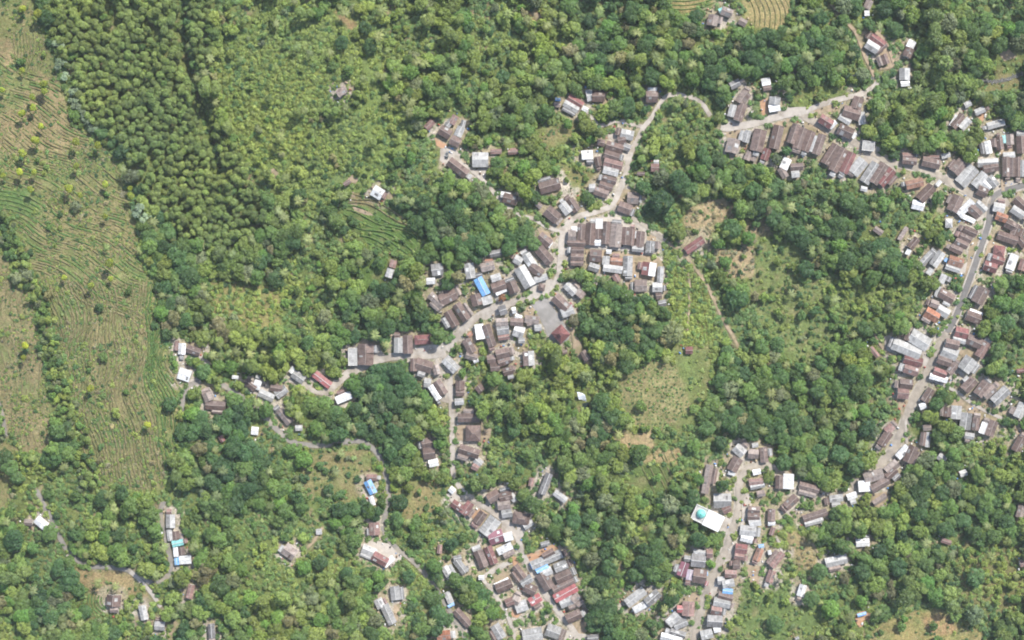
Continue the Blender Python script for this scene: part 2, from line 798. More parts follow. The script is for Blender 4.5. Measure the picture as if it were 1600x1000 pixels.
# open ground: kind, ground colour r g b, tree share, shrub share, outline in sheet pixels
ZONES = """
terrace 0.152 0.153 0.064 0.012 0.40 -20 -20 52 -20 60 30 78 80 96 140 112 195 150 212 185 258 206 330 216 400 242 450 262 560 278 600 274 700 250 770 200 764 138 745 126 690 112 600 84 500 52 420 22 345 -20 305
bare 0.215 0.170 0.092 0.004 0.22 0 60 18 62 20 105 8 110 -10 90
bare 0.215 0.170 0.092 0.004 0.22 60 110 96 130 112 195 132 215 128 235 90 240 60 230 20 240 -5 230 -5 190 30 165
terrace 0.185 0.160 0.080 0.008 0.30 140 405 180 420 172 440 128 440
terrace 0.185 0.160 0.080 0.008 0.30 135 475 150 470 170 580 180 600 150 600 140 560
terrace 0.185 0.160 0.080 0.008 0.30 160 610 240 620 250 640 180 650
terrace 0.185 0.160 0.080 0.008 0.30 190 700 205 700 205 720 190 725
drygrass 0.178 0.160 0.074 0.01 0.35 65 320 175 325 215 345 212 400 170 405 120 400 70 410 50 380
green 0.090 0.140 0.048 0.0 0.3 0 298 40 292 70 320 62 345 40 335 0 330
green 0.105 0.140 0.052 0.0 0.3 85 440 130 480 130 590 112 590 95 520
green 0.095 0.138 0.05 0.0 0.3 145 648 190 660 210 690 160 700
drygrass 0.205 0.172 0.090 0.004 0.25 -20 395 10 398 18 440 48 462 60 530 72 610 82 690 60 710 30 700 10 668 -20 590
drygrass 0.17 0.15 0.07 0.02 0.3 -20 690 20 690 30 740 20 790 -20 800
shrub 0.140 0.185 0.056 0.12 0.72 335 60 420 30 560 20 600 60 592 130 640 165 640 225 600 285 540 305 480 330 430 300 372 240 346 140
shrub 0.175 0.200 0.055 0.03 1.0 332 92 420 66 520 80 542 128 492 165 474 232 420 244 368 205 346 140
shrub 0.13 0.165 0.06 0.10 1.0 400 20 560 30 570 95 520 110 420 70
shrub 0.125 0.165 0.058 0.10 0.9 474 232 500 168 560 175 575 230 540 300 470 310 440 262
shrub 0.19 0.17 0.07 0.04 0.9 328 432 440 448 440 512 392 516 330 484
green 0.08 0.13 0.035 0.04 0.5 545 303 578 303 628 332 664 376 655 398 600 396 560 372 533 342
bare 0.20 0.155 0.08 0.0 0.2 548 304 560 304 582 328 560 328
green 0.085 0.135 0.035 0.08 0.6 566 402 598 396 592 440 574 462 562 440
crops 0.125 0.13 0.04 0.01 1.0 1046 420 1076 410 1102 450 1132 522 1112 600 1062 590 1050 530
dots 0.205 0.185 0.088 0.006 0.22 966 592 1022 562 1082 572 1102 602 1086 650 1040 668 992 666 970 632
green 0.130 0.150 0.055 0.01 0.4 1046 540 1108 540 1114 600 1090 655 1060 672 1040 668 1080 640
straw 0.29 0.225 0.135 0.02 0.15 1076 322 1096 314 1128 310 1150 318 1142 344 1116 352 1124 372 1120 396 1080 388 1070 350
straw 0.29 0.225 0.135 0.02 0.12 1120 388 1160 388 1166 346 1196 340 1210 372 1208 410 1200 436 1150 436 1118 414
straw 0.26 0.21 0.12 0.06 0.2 1160 345 1180 340 1196 356 1170 362
green 0.125 0.150 0.058 0.03 0.45 1190 372 1236 372 1256 400 1262 440 1250 490 1214 525 1190 510 1172 465
green 0.125 0.14 0.048 0.06 0.5 1232 515 1290 520 1296 562 1240 560
green 0.115 0.135 0.04 0.06 0.5 1240 450 1300 430 1330 440 1310 490 1250 500
drygrass 0.235 0.195 0.085 0.015 0.25 1362 984 1420 955 1470 950 1500 962 1532 985 1560 1020 1350 1020
bare 0.26 0.18 0.095 0.0 0.1 1440 962 1490 958 1495 985 1452 990
green 0.105 0.145 0.05 0.04 0.9 1140 900 1250 910 1290 960 1270 1020 1120 1020 1130 960
paddy 0.24 0.195 0.09 0.0 0.05 1044 -20 1134 -20 1112 18 1080 24 1050 14
paddy 0.26 0.21 0.10 0.0 0.05 1162 -20 1242 -20 1232 22 1216 46 1180 44 1164 34
green 0.07 0.12 0.04 0.0 0.3 1088 4 1112 2 1116 14 1098 16
bare 0.32 0.245 0.14 0.02 0.2 955 672 1020 674 1022 698 985 702 960 690
bare 0.24 0.185 0.095 0.03 0.3 1004 708 1062 702 1058 724 1000 722
green 0.09 0.125 0.04 0.02 0.3 982 728 1056 726 1044 772 980 764
drygrass 0.20 0.17 0.08 0.06 0.6 622 752 688 748 692 790 640 812 618 790
drygrass 0.17 0.15 0.07 0.12 0.7 470 706 580 700 588 770 540 790 470 760
green 0.11 0.135 0.045 0.06 0.5 1540 76 1610 70 1610 122 1560 118
drygrass 0.16 0.145 0.065 0.05 0.5 1540 115 1600 118 1600 140 1530 145
bare 0.235 0.18 0.095 0.01 0.25 118 886 204 892 216 918 200 935 150 930 124 915
green 0.13 0.14 0.05 0.01 0.3 128 926 165 932 180 970 140 965
bare 0.24 0.18 0.09 0.02 0.3 212 918 232 925 245 950 222 940
green 0.12 0.145 0.045 0.06 0.6 1240 132 1330 126 1340 146 1270 165 1236 160
straw 0.24 0.19 0.10 0.05 0.3 1228 830 1258 836 1280 870 1268 892 1245 890 1230 860
bare 0.24 0.17 0.09 0.05 0.3 522 16 560 34 548 48 524 30
bare 0.24 0.165 0.085 0.02 0.3 822 14 850 22 842 34 826 30
drygrass 0.16 0.145 0.065 0.10 0.6 836 195 900 190 905 225 850 228
drygrass 0.15 0.14 0.06 0.15 0.7 870 255 940 270 930 300 880 310
shrub 0.13 0.14 0.05 0.15 0.8 480 860 560 850 560 900 490 900
shrub 0.15 0.14 0.06 0.10 0.7 1490 850 1600 850 1610 960 1500 950
green 0.135 0.165 0.060 0.10 0.9 1185 368 1250 375 1290 420 1340 440 1342 500 1300 562 1240 572 1200 522 1170 460
shrub 0.13 0.16 0.058 0.16 0.8 1280 440 1440 430 1450 500 1300 520
"""

# ------------------------------------------------------------------ small helpers
def H(x, y):
    """height of the land (metres)"""
    x = np.asarray(x, float); y = np.asarray(y, float)
    h = 6.0 * np.sin(x / 92 + 0.6) * np.cos(y / 78 - 0.4)
    h += 3.2 * np.sin(x / 46 + y / 58 + 1.2) + 1.6 * np.sin(y / 31 - x / 55)
    h += 0.45 * np.sin(x / 9.5 + 1.3 * np.sin(y / 14)) * np.sin(y / 11.5 + 0.7)
    # wooded ravine left of the long road, and the gully with the waterfall
    h -= 7.0 * np.exp(-(((x - 185) / 45) ** 2 + ((y + 35) / 70) ** 2))
    h -= 5.0 * np.exp(-(((x - 48) / 22) ** 2 + ((y + 55) / 26) ** 2))
    # the long slope of the terraced field
    h += 7.0 * np.exp(-(((x + 255) / 60) ** 2 + ((y - 10) / 120) ** 2))
    # narrow gully along the plantation's right side
    gl = np.interp(y, [60, 100, 124, 150, 175, 260], [-176, -186, -193, -201, -206, -206])
    h -= 6.0 * np.exp(-((x - gl) / 3.2) ** 2) / (1 + np.exp(-(y - 90) / 8.0))
    return h

def _gully(y, Y=(60, 100, 124, 150, 175, 260), G=(-176, -186, -193, -201, -206, -206)):
    if y <= Y[0]: return G[0]
    for i in range(5):
        if y <= Y[i + 1]: return G[i] + (G[i + 1] - G[i]) * (y - Y[i]) / (Y[i + 1] - Y[i])
    return G[-1]
def Hs(x, y, sin=math.sin, cos=math.cos, exp=math.exp):
    """H for one point, without numpy's overhead"""
    h = 6.0 * sin(x / 92 + 0.6) * cos(y / 78 - 0.4) + 3.2 * sin(x / 46 + y / 58 + 1.2) + 1.6 * sin(y / 31 - x / 55)
    h += 0.45 * sin(x / 9.5 + 1.3 * sin(y / 14)) * sin(y / 11.5 + 0.7)
    h -= 7.0 * exp(-(((x - 185) / 45) ** 2 + ((y + 35) / 70) ** 2)) + 5.0 * exp(-(((x - 48) / 22) ** 2 + ((y + 55) / 26) ** 2))
    h += 7.0 * exp(-(((x + 255) / 60) ** 2 + ((y - 10) / 120) ** 2))
    return h - 6.0 * exp(-((x - _gully(y)) / 3.2) ** 2) / (1 + exp(-max(-600, y - 90) / 8.0))

def W(px, py, up=0.0):
    """sheet pixel -> point of the place lying on the ground (or up metres above it)"""
    x = (px - 800) * S; y = (500 - py) * S
    x0, y0 = x, y
    for _ in range(4):
        z = Hs(x, y) + up
        k = (CAM_Z - z) / CAM_Z
        x, y = x0 * k, y0 * k
    return x, y, Hs(x, y)

def WV(px, py, up):
    """the same for arrays of points"""
    x0 = (np.asarray(px) - 800) * S; y0 = (500 - np.asarray(py)) * S; x, y = x0, y0
    for _ in range(4):
        k = (CAM_Z - H(x, y) - up) / CAM_Z; x, y = x0 * k, y0 * k
    return np.stack([x, y, H(x, y)], 1)

def PX(x, y):
    z = H(x, y)
    k = CAM_Z / (CAM_Z - z)
    return 800 + x / S * k, 500 - y / S * k

def vnoise(x, y, seed=0):
    """smooth value noise 0..1"""
    xi = np.floor(x).astype(np.int64); yi = np.floor(y).astype(np.int64)
    fx = x - xi; fy = y - yi
    fx = fx * fx * (3 - 2 * fx); fy = fy * fy * (3 - 2 * fy)
    def h(a, b):
        n = (a * 374761393 + b * 668265263 + seed * 974711) & 0x7fffffff
        n = ((n ^ (n >> 13)) * 1274126177) & 0x7fffffff
        return ((n ^ (n >> 16)) & 0xffff) / 65535.0
    return (h(xi, yi) * (1 - fx) + h(xi + 1, yi) * fx) * (1 - fy) + (h(xi, yi + 1) * (1 - fx) + h(xi + 1, yi + 1) * fx) * fy

def vn1(x, y, seed):
    """vnoise for one point"""
    xi = math.floor(x); yi = math.floor(y); fx = x - xi; fy = y - yi
    fx = fx * fx * (3 - 2 * fx); fy = fy * fy * (3 - 2 * fy)
    def h(a, b):
        n = (a * 374761393 + b * 668265263 + seed * 974711) & 0x7fffffff
        n = ((n ^ (n >> 13)) * 1274126177) & 0x7fffffff
        return ((n ^ (n >> 16)) & 0xffff) / 65535.0
    return (h(xi, yi) * (1 - fx) + h(xi + 1, yi) * fx) * (1 - fy) + (h(xi, yi + 1) * (1 - fx) + h(xi + 1, yi + 1) * fx) * fy

def fbm(x, y, seed=0, n=4):
    s = 0; a = 0.5; t = 0
    for k in range(n):
        s = s + a * vnoise(x * 2 ** k, y * 2 ** k, seed + k * 17); t += a; a *= 0.5
    return s / t

def mesh_np(name, verts, faces, mats=(), mat_idx=None, smooth=False):
    """faces: (n,3) or (n,4) int array"""
    verts = np.asarray(verts, np.float32); faces = np.asarray(faces, np.int32)
    me = bpy.data.meshes.new(name)
    n, k = faces.shape
    me.vertices.add(len(verts)); me.vertices.foreach_set("co", verts.ravel())
    me.loops.add(n * k); me.loops.foreach_set("vertex_index", faces.ravel())
    me.polygons.add(n); me.polygons.foreach_set("loop_start", np.arange(0, n * k, k, dtype=np.int32))
    if mat_idx is not None: me.polygons.foreach_set("material_index", np.asarray(mat_idx, np.int32))
    if smooth: me.polygons.foreach_set("use_smooth", np.ones(n, bool))
    for m in mats: me.materials.append(m)
    me.update(calc_edges=True)
    return me

def mesh_py(name, verts, faces, mats=(), idx=None):
    me = bpy.data.meshes.new(name)
    me.from_pydata([tuple(v) for v in verts], [], faces)
    for m in mats: me.materials.append(m)
    if idx:
        for p, i in zip(me.polygons, idx): p.material_index = i
    me.update()
    return me

def link(name, data, parent=None, loc=(0, 0, 0), rz=0.0):
    o = bpy.data.objects.new(name, data)
    o.location = loc; o.rotation_euler = (0, 0, rz)
    if parent is not None: o.parent = parent
    COL.objects.link(o)
    return o

def tag(o, label=None, cat=None, group=None, kind=None):
    if label: o["label"] = label
    if cat: o["category"] = cat
    if group: o["group"] = group
    if kind: o["kind"] = kind
    return o

# ------------------------------------------------------------------ materials
def new_mat(name):
    m = bpy.data.materials.new(name); m.use_nodes = True
    m.node_tree.nodes.clear()
    return m, m.node_tree.nodes, m.node_tree.links

def nd(N, t, **kw):
    n = N.new(t)
    for k, v in kw.items():
        if k.startswith('i_'):
            key = k[2:]; n.inputs[int(key) if key.isdigit() else key].default_value = v
        else: setattr(n, k, v)
    return n

def mixc(N, L, blend, fac, a, b):
    n = N.new("ShaderNodeMix"); n.data_type = 'RGBA'; n.blend_type = blend
    for sock, v in ((n.inputs[0], fac), (n.inputs[6], a), (n.inputs[7], b)):
        if hasattr(v, 'is_linked') or hasattr(v, 'links'): L.new(v, sock)
        elif isinstance(v, (int, float)): sock.default_value = v
        else: sock.default_value = (*v[:3], 1)
    return n.outputs[2]

def ramp(N, L, val, lo, hi, a=0.0, b=1.0):
    n = N.new("ShaderNodeMapRange"); n.clamp = True
    L.new(val, n.inputs[0])
    for i, v in enumerate((lo, hi, a, b)): n.inputs[i + 1].default_value = v
    return n.outputs[0]

def leaf_mat(name, col, alt, value=0.5, trans=0.32, patch=0.3):
    m, N, L = new_mat(name)
    oi = nd(N, "ShaderNodeObjectInfo")
    geo = nd(N, "ShaderNodeNewGeometry")
    r = oi.outputs["Random"]
    mul = nd(N, "ShaderNodeMath", operation='MULTIPLY', i_1=7.13); L.new(r, mul.inputs[0])
    fr = nd(N, "ShaderNodeMath", operation='FRACT'); L.new(mul.outputs[0], fr.inputs[0])
    c = mixc(N, L, 'MIX', fr.outputs[0], col, alt)
    v = ramp(N, L, r, 0, 1, 1 - value * 0.62, 1 + value * 0.62)
    c = mixc(N, L, 'MULTIPLY', 1.0, c, (1, 1, 1)) if False else c
    vm = nd(N, "ShaderNodeVectorMath", operation='SCALE'); L.new(c, vm.inputs[0]); L.new(v, vm.inputs["Scale"])
    # leaf-to-leaf tone, from the clump it grows in
    n1 = nd(N, "ShaderNodeTexNoise", i_Scale=0.55, i_Detail=2.0); L.new(geo.outputs["Position"], n1.inputs["Vector"])
    f1 = ramp(N, L, n1.outputs["Fac"], 0.3, 0.7, 1 - patch, 1 + patch)
    vm2 = nd(N, "ShaderNodeVectorMath", operation='SCALE'); L.new(vm.outputs[0], vm2.inputs[0]); L.new(f1, vm2.inputs["Scale"])
    # broad leaf tone across the hills: stand variety plus slope shading put into colour
    n0 = nd(N, "ShaderNodeTexNoise", i_Scale=0.016, i_Detail=3.0, i_Roughness=0.6); L.new(geo.outputs["Position"], n0.inputs["Vector"])
    st = mixc(N, L, 'MIX', ramp(N, L, n0.outputs["Fac"], 0.36, 0.64), (0.82, 0.91, 1.04), (1.10, 1.08, 0.99))
    vm3 = nd(N, "ShaderNodeVectorMath", operation='MULTIPLY'); L.new(vm2.outputs[0], vm3.inputs[0]); L.new(st, vm3.inputs[1]); vm2 = vm3
    d = nd(N, "ShaderNodeBsdfDiffuse"); L.new(vm2.outputs[0], d.inputs["Color"])
    t = nd(N, "ShaderNodeBsdfTranslucent")
    tc = mixc(N, L, 'MULTIPLY', 1.0, vm2.outputs[0], (1.25, 1.3, 0.6)); L.new(tc, t.inputs["Color"])
    g = nd(N, "ShaderNodeBsdfGlossy", i_Roughness=0.55); g.inputs["Color"].default_value = (0.8, 0.9, 0.95, 1)
    mx = nd(N, "ShaderNodeMixShader", i_0=trans); L.new(d.outputs[0], mx.inputs[1]); L.new(t.outputs[0], mx.inputs[2])
    mg = nd(N, "ShaderNodeMixShader", i_0=0.025); L.new(mx.outputs[0], mg.inputs[1]); L.new(g.outputs[0], mg.inputs[2])
    out = nd(N, "ShaderNodeOutputMaterial"); L.new(mg.outputs[0], out.inputs[0])
    return m

def plain_mat(name, col, rough=0.85, vary=0.25, scale=0.6, spec=0.2, detail=5.0, alt=None, stain=0.0, bump=0.0):
    """matte surface with uneven weathering; alt = colour of the worn patches"""
    m, N, L = new_mat(name)
    tc = nd(N, "ShaderNodeNewGeometry")
    n1 = nd(N, "ShaderNodeTexNoise", i_Scale=scale, i_Detail=detail, i_Roughness=0.65); L.new(tc.outputs["Position"], n1.inputs["Vector"])
    f = ramp(N, L, n1.outputs["Fac"], 0.32, 0.68, 1 - vary, 1 + vary)
    vm = nd(N, "ShaderNodeVectorMath", operation='SCALE'); L.new(f, vm.inputs["Scale"])
    if alt:
        n2 = nd(N, "ShaderNodeTexNoise", i_Scale=scale * 0.35, i_Detail=4.0); L.new(tc.outputs["Position"], n2.inputs["Vector"])
        f2 = ramp(N, L, n2.outputs["Fac"], 0.48, 0.62, 0, stain or 0.8)
        L.new(mixc(N, L, 'MIX', f2, col, alt), vm.inputs[0])
    else: vm.inputs[0].default_value = col
    p = nd(N, "ShaderNodeBsdfPrincipled", i_Roughness=rough); p.inputs["Specular IOR Level"].default_value = spec
    L.new(vm.outputs[0], p.inputs["Base Color"])
    if bump:
        b = nd(N, "ShaderNodeBump", i_Strength=bump, i_Distance=0.2); L.new(n1.outputs["Fac"], b.inputs["Height"]); L.new(b.outputs[0], p.inputs["Normal"])
    out = nd(N, "ShaderNodeOutputMaterial"); L.new(p.outputs[0], out.inputs[0])
    return m

def roof_mat(name, col, alt, metal=False, vary=0.27):
    """tiles or corrugated sheet: courses, sheet-to-sheet differences, streaks down the slope"""
    m, N, L = new_mat(name)
    tc = nd(N, "ShaderNodeTexCoord"); oi = nd(N, "ShaderNodeObjectInfo")
    r = oi.outputs["Random"]
    add = nd(N, "ShaderNodeVectorMath", operation='ADD'); L.new(tc.outputs["Object"], add.inputs[0])
    sc = nd(N, "ShaderNodeMath", operation='MULTIPLY', i_1=53.0); L.new(r, sc.inputs[0]); L.new(sc.outputs[0], add.inputs[1])
    mul = nd(N, "ShaderNodeMath", operation='MULTIPLY', i_1=5.7); L.new(r, mul.inputs[0])
    fr = nd(N, "ShaderNodeMath", operation='FRACT'); L.new(mul.outputs[0], fr.inputs[0])
    c = mixc(N, L, 'MIX', fr.outputs[0], col, alt)
    mp = nd(N, "ShaderNodeMapping"); mp.inputs["Scale"].default_value = (1.1, 0.22, 0.22); L.new(add.outputs[0], mp.inputs["Vector"])
    n1 = nd(N, "ShaderNodeTexNoise", i_Scale=1.0, i_Detail=4.0, i_Roughness=0.6); L.new(mp.outputs[0], n1.inputs["Vector"])
    n2 = nd(N, "ShaderNodeTexNoise", i_Scale=0.45, i_Detail=5.0, i_Roughness=0.7); L.new(add.outputs[0], n2.inputs["Vector"])
    br = nd(N, "ShaderNodeTexBrick", i_Scale=1.0); br.inputs["Color1"].default_value = (0.82, 0.82, 0.82, 1); br.inputs["Color2"].default_value = (1.14, 1.14, 1.14, 1)
    br.inputs["Mortar"].default_value = (0.72, 0.72, 0.72, 1); br.inputs["Mortar Size"].default_value = 0.025
    br.inputs["Brick Width"].default_value = 1.05 if metal else 0.7; br.inputs["Row Height"].default_value = 1.7 if metal else 0.55
    L.new(add.outputs[0], br.inputs["Vector"])
    c = mixc(N, L, 'MULTIPLY', 0.75 if metal else 0.55, c, br.outputs[0])
    f = ramp(N, L, n1.outputs["Fac"], 0.3, 0.7, 1 - vary, 1 + vary)
    g = ramp(N, L, n2.outputs["Fac"], 0.3, 0.7, 1 - vary * 1.3, 1 + vary * 1.3)
    v = ramp(N, L, r, 0, 1, 0.74, 1.26)
    a = nd(N, "ShaderNodeMath", operation='MULTIPLY'); L.new(f, a.inputs[0]); L.new(g, a.inputs[1])
    b = nd(N, "ShaderNodeMath", operation='MULTIPLY'); L.new(a.outputs[0], b.inputs[0]); L.new(v, b.inputs[1])
    vm = nd(N, "ShaderNodeVectorMath", operation='SCALE'); L.new(c, vm.inputs[0]); L.new(b.outputs[0], vm.inputs["Scale"])
    p = nd(N, "ShaderNodeBsdfPrincipled", i_Roughness=0.5 if metal else 0.8); p.inputs["Specular IOR Level"].default_value = 0.3 if metal else 0.15
    L.new(vm.outputs[0], p.inputs["Base Color"])
    out = nd(N, "ShaderNodeOutputMaterial"); L.new(p.outputs[0], out.inputs[0])
    return m

ROOF = {
 'b': roof_mat("brown_tile", (0.130, 0.092, 0.080), (0.155, 0.120, 0.108)),
 'P': roof_mat("pale_brown_tile", (0.22, 0.175, 0.155), (0.25, 0.215, 0.195)),
 'p': roof_mat("pinkish_brown_tile", (0.20, 0.125, 0.11), (0.23, 0.155, 0.14)),
 'q': roof_mat("orange_brown_tile", (0.24, 0.125, 0.085), (0.26, 0.16, 0.12)),
 'r': roof_mat("maroon_tile", (0.170, 0.078, 0.074), (0.195, 0.105, 0.098)),
 'R': roof_mat("bright_red_sheet", (0.255, 0.082, 0.084), (0.285, 0.11, 0.105), True, 0.2),
 'o': roof_mat("terracotta_tile", (0.30, 0.135, 0.085), (0.32, 0.17, 0.12)),
 'g': roof_mat("grey_sheet", (0.185, 0.182, 0.178), (0.23, 0.226, 0.22), True, 0.26),
 'G': roof_mat("pale_grey_sheet", (0.26, 0.258, 0.252), (0.34, 0.333, 0.322), True, 0.22),
 'd': roof_mat("dark_grey_sheet", (0.13, 0.125, 0.125), (0.17, 0.165, 0.165), True),
 'w': roof_mat("white_sheet", (0.50, 0.505, 0.505), (0.60, 0.60, 0.59), True, 0.17),
 'u': roof_mat("blue_sheet", (0.13, 0.30, 0.56), (0.24, 0.42, 0.62), True, 0.12),
 't': roof_mat("turquoise_sheet", (0.20, 0.46, 0.44), (0.22, 0.48, 0.47), True, 0.12),
 'v': roof_mat("purple_maroon_sheet", (0.18, 0.078, 0.098), (0.21, 0.10, 0.12), True, 0.12),
 'l': roof_mat("lilac_sheet", (0.42, 0.36, 0.42), (0.46, 0.40, 0.44), True, 0.1),
}
ROOF_WORD = {'b': 'brown tiled', 'P': 'pale brown tiled', 'p': 'pinkish brown tiled', 'q': 'orange-brown tiled', 'r': 'maroon tiled', 'R': 'bright red roofed',
             'o': 'terracotta tiled', 'g': 'mid-grey sheet-roofed', 'G': 'pale grey sheet-roofed', 'd': 'dark grey roofed', 'w': 'white sheet-roofed',
             'u': 'blue roofed', 't': 'turquoise roofed', 'v': 'purple-maroon roofed', 'l': 'lilac roofed'}
M_WALL = plain_mat("rendered_wall", (0.50, 0.47, 0.42), vary=0.15, scale=0.8)
M_WALL2 = plain_mat("bare_block_wall", (0.30, 0.27, 0.24), vary=0.2, scale=0.8)
M_RIDGE = plain_mat("ridge_tile", (0.24, 0.20, 0.18), vary=0.2, scale=1.5)
M_RIDGE2 = plain_mat("ridge_flashing", (0.42, 0.42, 0.41), vary=0.15, scale=1.5)
M_PARAPET = plain_mat("parapet_concrete", (0.55, 0.54, 0.51), vary=0.15, scale=0.8)
GROUND = {
 'c': plain_mat("pale_concrete", (0.36, 0.325, 0.285), vary=0.16, scale=0.35, alt=(0.27, 0.235, 0.195), stain=0.9, bump=0.2),
 'k': plain_mat("court_paving", (0.25, 0.235, 0.22), vary=0.14, scale=0.3, alt=(0.20, 0.19, 0.175)),
 'd': plain_mat("bare_earth", (0.29, 0.225, 0.155), vary=0.22, scale=0.4, alt=(0.17, 0.15, 0.08), stain=0.75, bump=0.5),
 'o': plain_mat("red_earth", (0.36, 0.215, 0.13), vary=0.2, scale=0.4, alt=(0.32, 0.24, 0.17), bump=0.5),
 'a': plain_mat("asphalt", (0.135, 0.128, 0.122), vary=0.12, scale=0.5, alt=(0.17, 0.16, 0.15)),
 'b': plain_mat("worn_concrete_road", (0.295, 0.258, 0.212), vary=0.2, scale=0.3, alt=(0.22, 0.195, 0.165)),
 'g': plain_mat("old_tarmac", (0.20, 0.185, 0.165), vary=0.2, scale=0.3, alt=(0.26, 0.23, 0.18)),
 's': plain_mat("verge_gravel", (0.34, 0.305, 0.255), vary=0.2, scale=0.5, alt=(0.24, 0.21, 0.15)),
}

# ------------------------------------------------------------------ read the survey
def tiles(text):
    ox = oy = 0
    for ln in text.strip().splitlines():
        t = ln.split()
        if ln.startswith('@'): ox, oy = float(t[0][1:]), float(t[1])
        else: yield ox, oy, t

buildings = []
for ox, oy, t in tiles(HOUSES):
    wing = t[0] == '+'
    if wing: t = t[1:]
    v = [float(a) for a in t[:5]]
    rec = dict(p=(ox + v[0] / 4, oy + v[1] / 4), q=(ox + v[2] / 4, oy + v[3] / 4), w=v[4] / 4, col=t[5], form=t[6] if len(t) > 6 else 'g', wings=[])
    rec['c'] = ((rec['p'][0] + rec['q'][0]) / 2, (rec['p'][1] + rec['q'][1]) / 2)
    if wing: buildings[-1]['wings'].append(rec)
    else: buildings.append(rec)
yards = []
for ox, oy, t in tiles(YARDS):
    v = [float(a) for a in t[1:]]
    yards.append((t[0], [(ox + v[i] / 4, oy + v[i + 1] / 4) for i in range(0, len(v), 2)]))
roads = []
for ln in ROADS.strip().splitlines():
    t = ln.split(); v = [float(a) for a in t[2:]]
    roads.append((t[0], float(t[1]), [(v[i], v[i + 1]) for i in range(0, len(v), 2)]))
zones = []
for ln in ZONES.strip().splitlines():
    t = ln.split(); v = [float(a) for a in t[1:]]
    zones.append((t[0], v[:3], v[3], v[4], [(v[i], v[i + 1]) for i in range(5, len(v), 2)]))

# masks of the sheet, two pixels to a cell
RX0, RY0, RST, RW, RH = -80, -80, 2, 880, 580
def raster(poly, out=None, val=True):
    P = np.array(poly)
    x0 = max(0, int((P[:, 0].min() - RX0) / RST)); x1 = min(RW, int((P[:, 0].max() - RX0) / RST) + 2)
    y0 = max(0, int((P[:, 1].min() - RY0) / RST)); y1 = min(RH, int((P[:, 1].max() - RY0) / RST) + 2)
    if x1 <= x0 or y1 <= y0: return None
    X, Y = np.meshgrid(RX0 + RST * np.arange(x0, x1) + 1.0, RY0 + RST * np.arange(y0, y1) + 1.0)
    ins = np.zeros(X.shape, bool)
    n = len(P)
    for i in range(n):
        xa, ya = P[i]; xb, yb = P[(i + 1) % n]
        if ya == yb: continue
        ins ^= ((ya > Y) != (yb > Y)) & (X < (xb - xa) * (Y - ya) / (yb - ya) + xa)
    if out is not None: out[y0:y1, x0:x1][ins] = val
    return ins
def grow(m, n):
    m = m.copy()
    for k in range(n):
        a = m.copy()
        a[1:] |= m[:-1]; a[:-1] |= m[1:]; a[:, 1:] |= m[:, :-1]; a[:, :-1] |= m[:, 1:]
        if k % 2:
            a[1:, 1:] |= m[:-1, :-1]; a[:-1, :-1] |= m[1:, 1:]; a[1:, :-1] |= m[:-1, 1:]; a[:-1, 1:] |= m[1:, :-1]
        m = a
    return m
def cell(px, py):
    if isinstance(px, float) or isinstance(px, int):
        return min(max(int((py - RY0) / RST), 0), RH - 1), min(max(int((px - RX0) / RST), 0), RW - 1)
    i = np.clip(((np.asarray(px) - RX0) / RST).astype(int), 0, RW - 1); j = np.clip(((np.asarray(py) - RY0) / RST).astype(int), 0, RH - 1)
    return j, i
def rect_of(b, extra=0.0):
    (x1, y1), (x2, y2) = b['p'], b['q']
    L = math.hypot(x2 - x1, y2 - y1) or 1; ux, uy = (x2 - x1) / L, (y2 - y1) / L; h = b['w'] / 2 + extra
    return [(x1 - ux * extra - uy * h, y1 - uy * extra + ux * h), (x2 + ux * extra - uy * h, y2 + uy * extra + ux * h),
            (x2 + ux * extra + uy * h, y2 + uy * extra - ux * h), (x1 - ux * extra + uy * h, y1 - uy * extra - ux * h)]
def ribbon_poly(pts, w):
    a, b = [], []
    for i, (x, y) in enumerate(pts):
        x0, y0 = pts[max(0, i - 1)]; x1, y1 = pts[min(len(pts) - 1, i + 1)]
        l = math.hypot(x1 - x0, y1 - y0) or 1; nx, ny = -(y1 - y0) / l, (x1 - x0) / l
        a.append((x + nx * w / 2, y + ny * w / 2)); b.append((x - nx * w / 2, y - ny * w / 2))
    return a + b[::-1]
def smooth_line(pts, step=4.0):
    """Catmull-Rom through the points"""
    P = [np.array(p) for p in pts]; P = [2 * P[0] - P[1]] + P + [2 * P[-1] - P[-2]]
    out = []
    for i in range(1, len(P) - 2):
        n = max(1, int(np.linalg.norm(P[i + 1] - P[i]) / step))
        for k in range(n):
            t = k / n
            out.append(0.5 * (2 * P[i] + (P[i + 1] - P[i - 1]) * t + (2 * P[i - 1] - 5 * P[i] + 4 * P[i + 1] - P[i + 2]) * t * t + (3 * P[i] - P[i - 1] - 3 * P[i + 1] + P[i + 2]) * t ** 3))
    out.append(P[-2])
    return [tuple(p) for p in out]

MOSQUE = [(1082, 806), (1106, 796.5), (1128, 810), (1116, 830)]
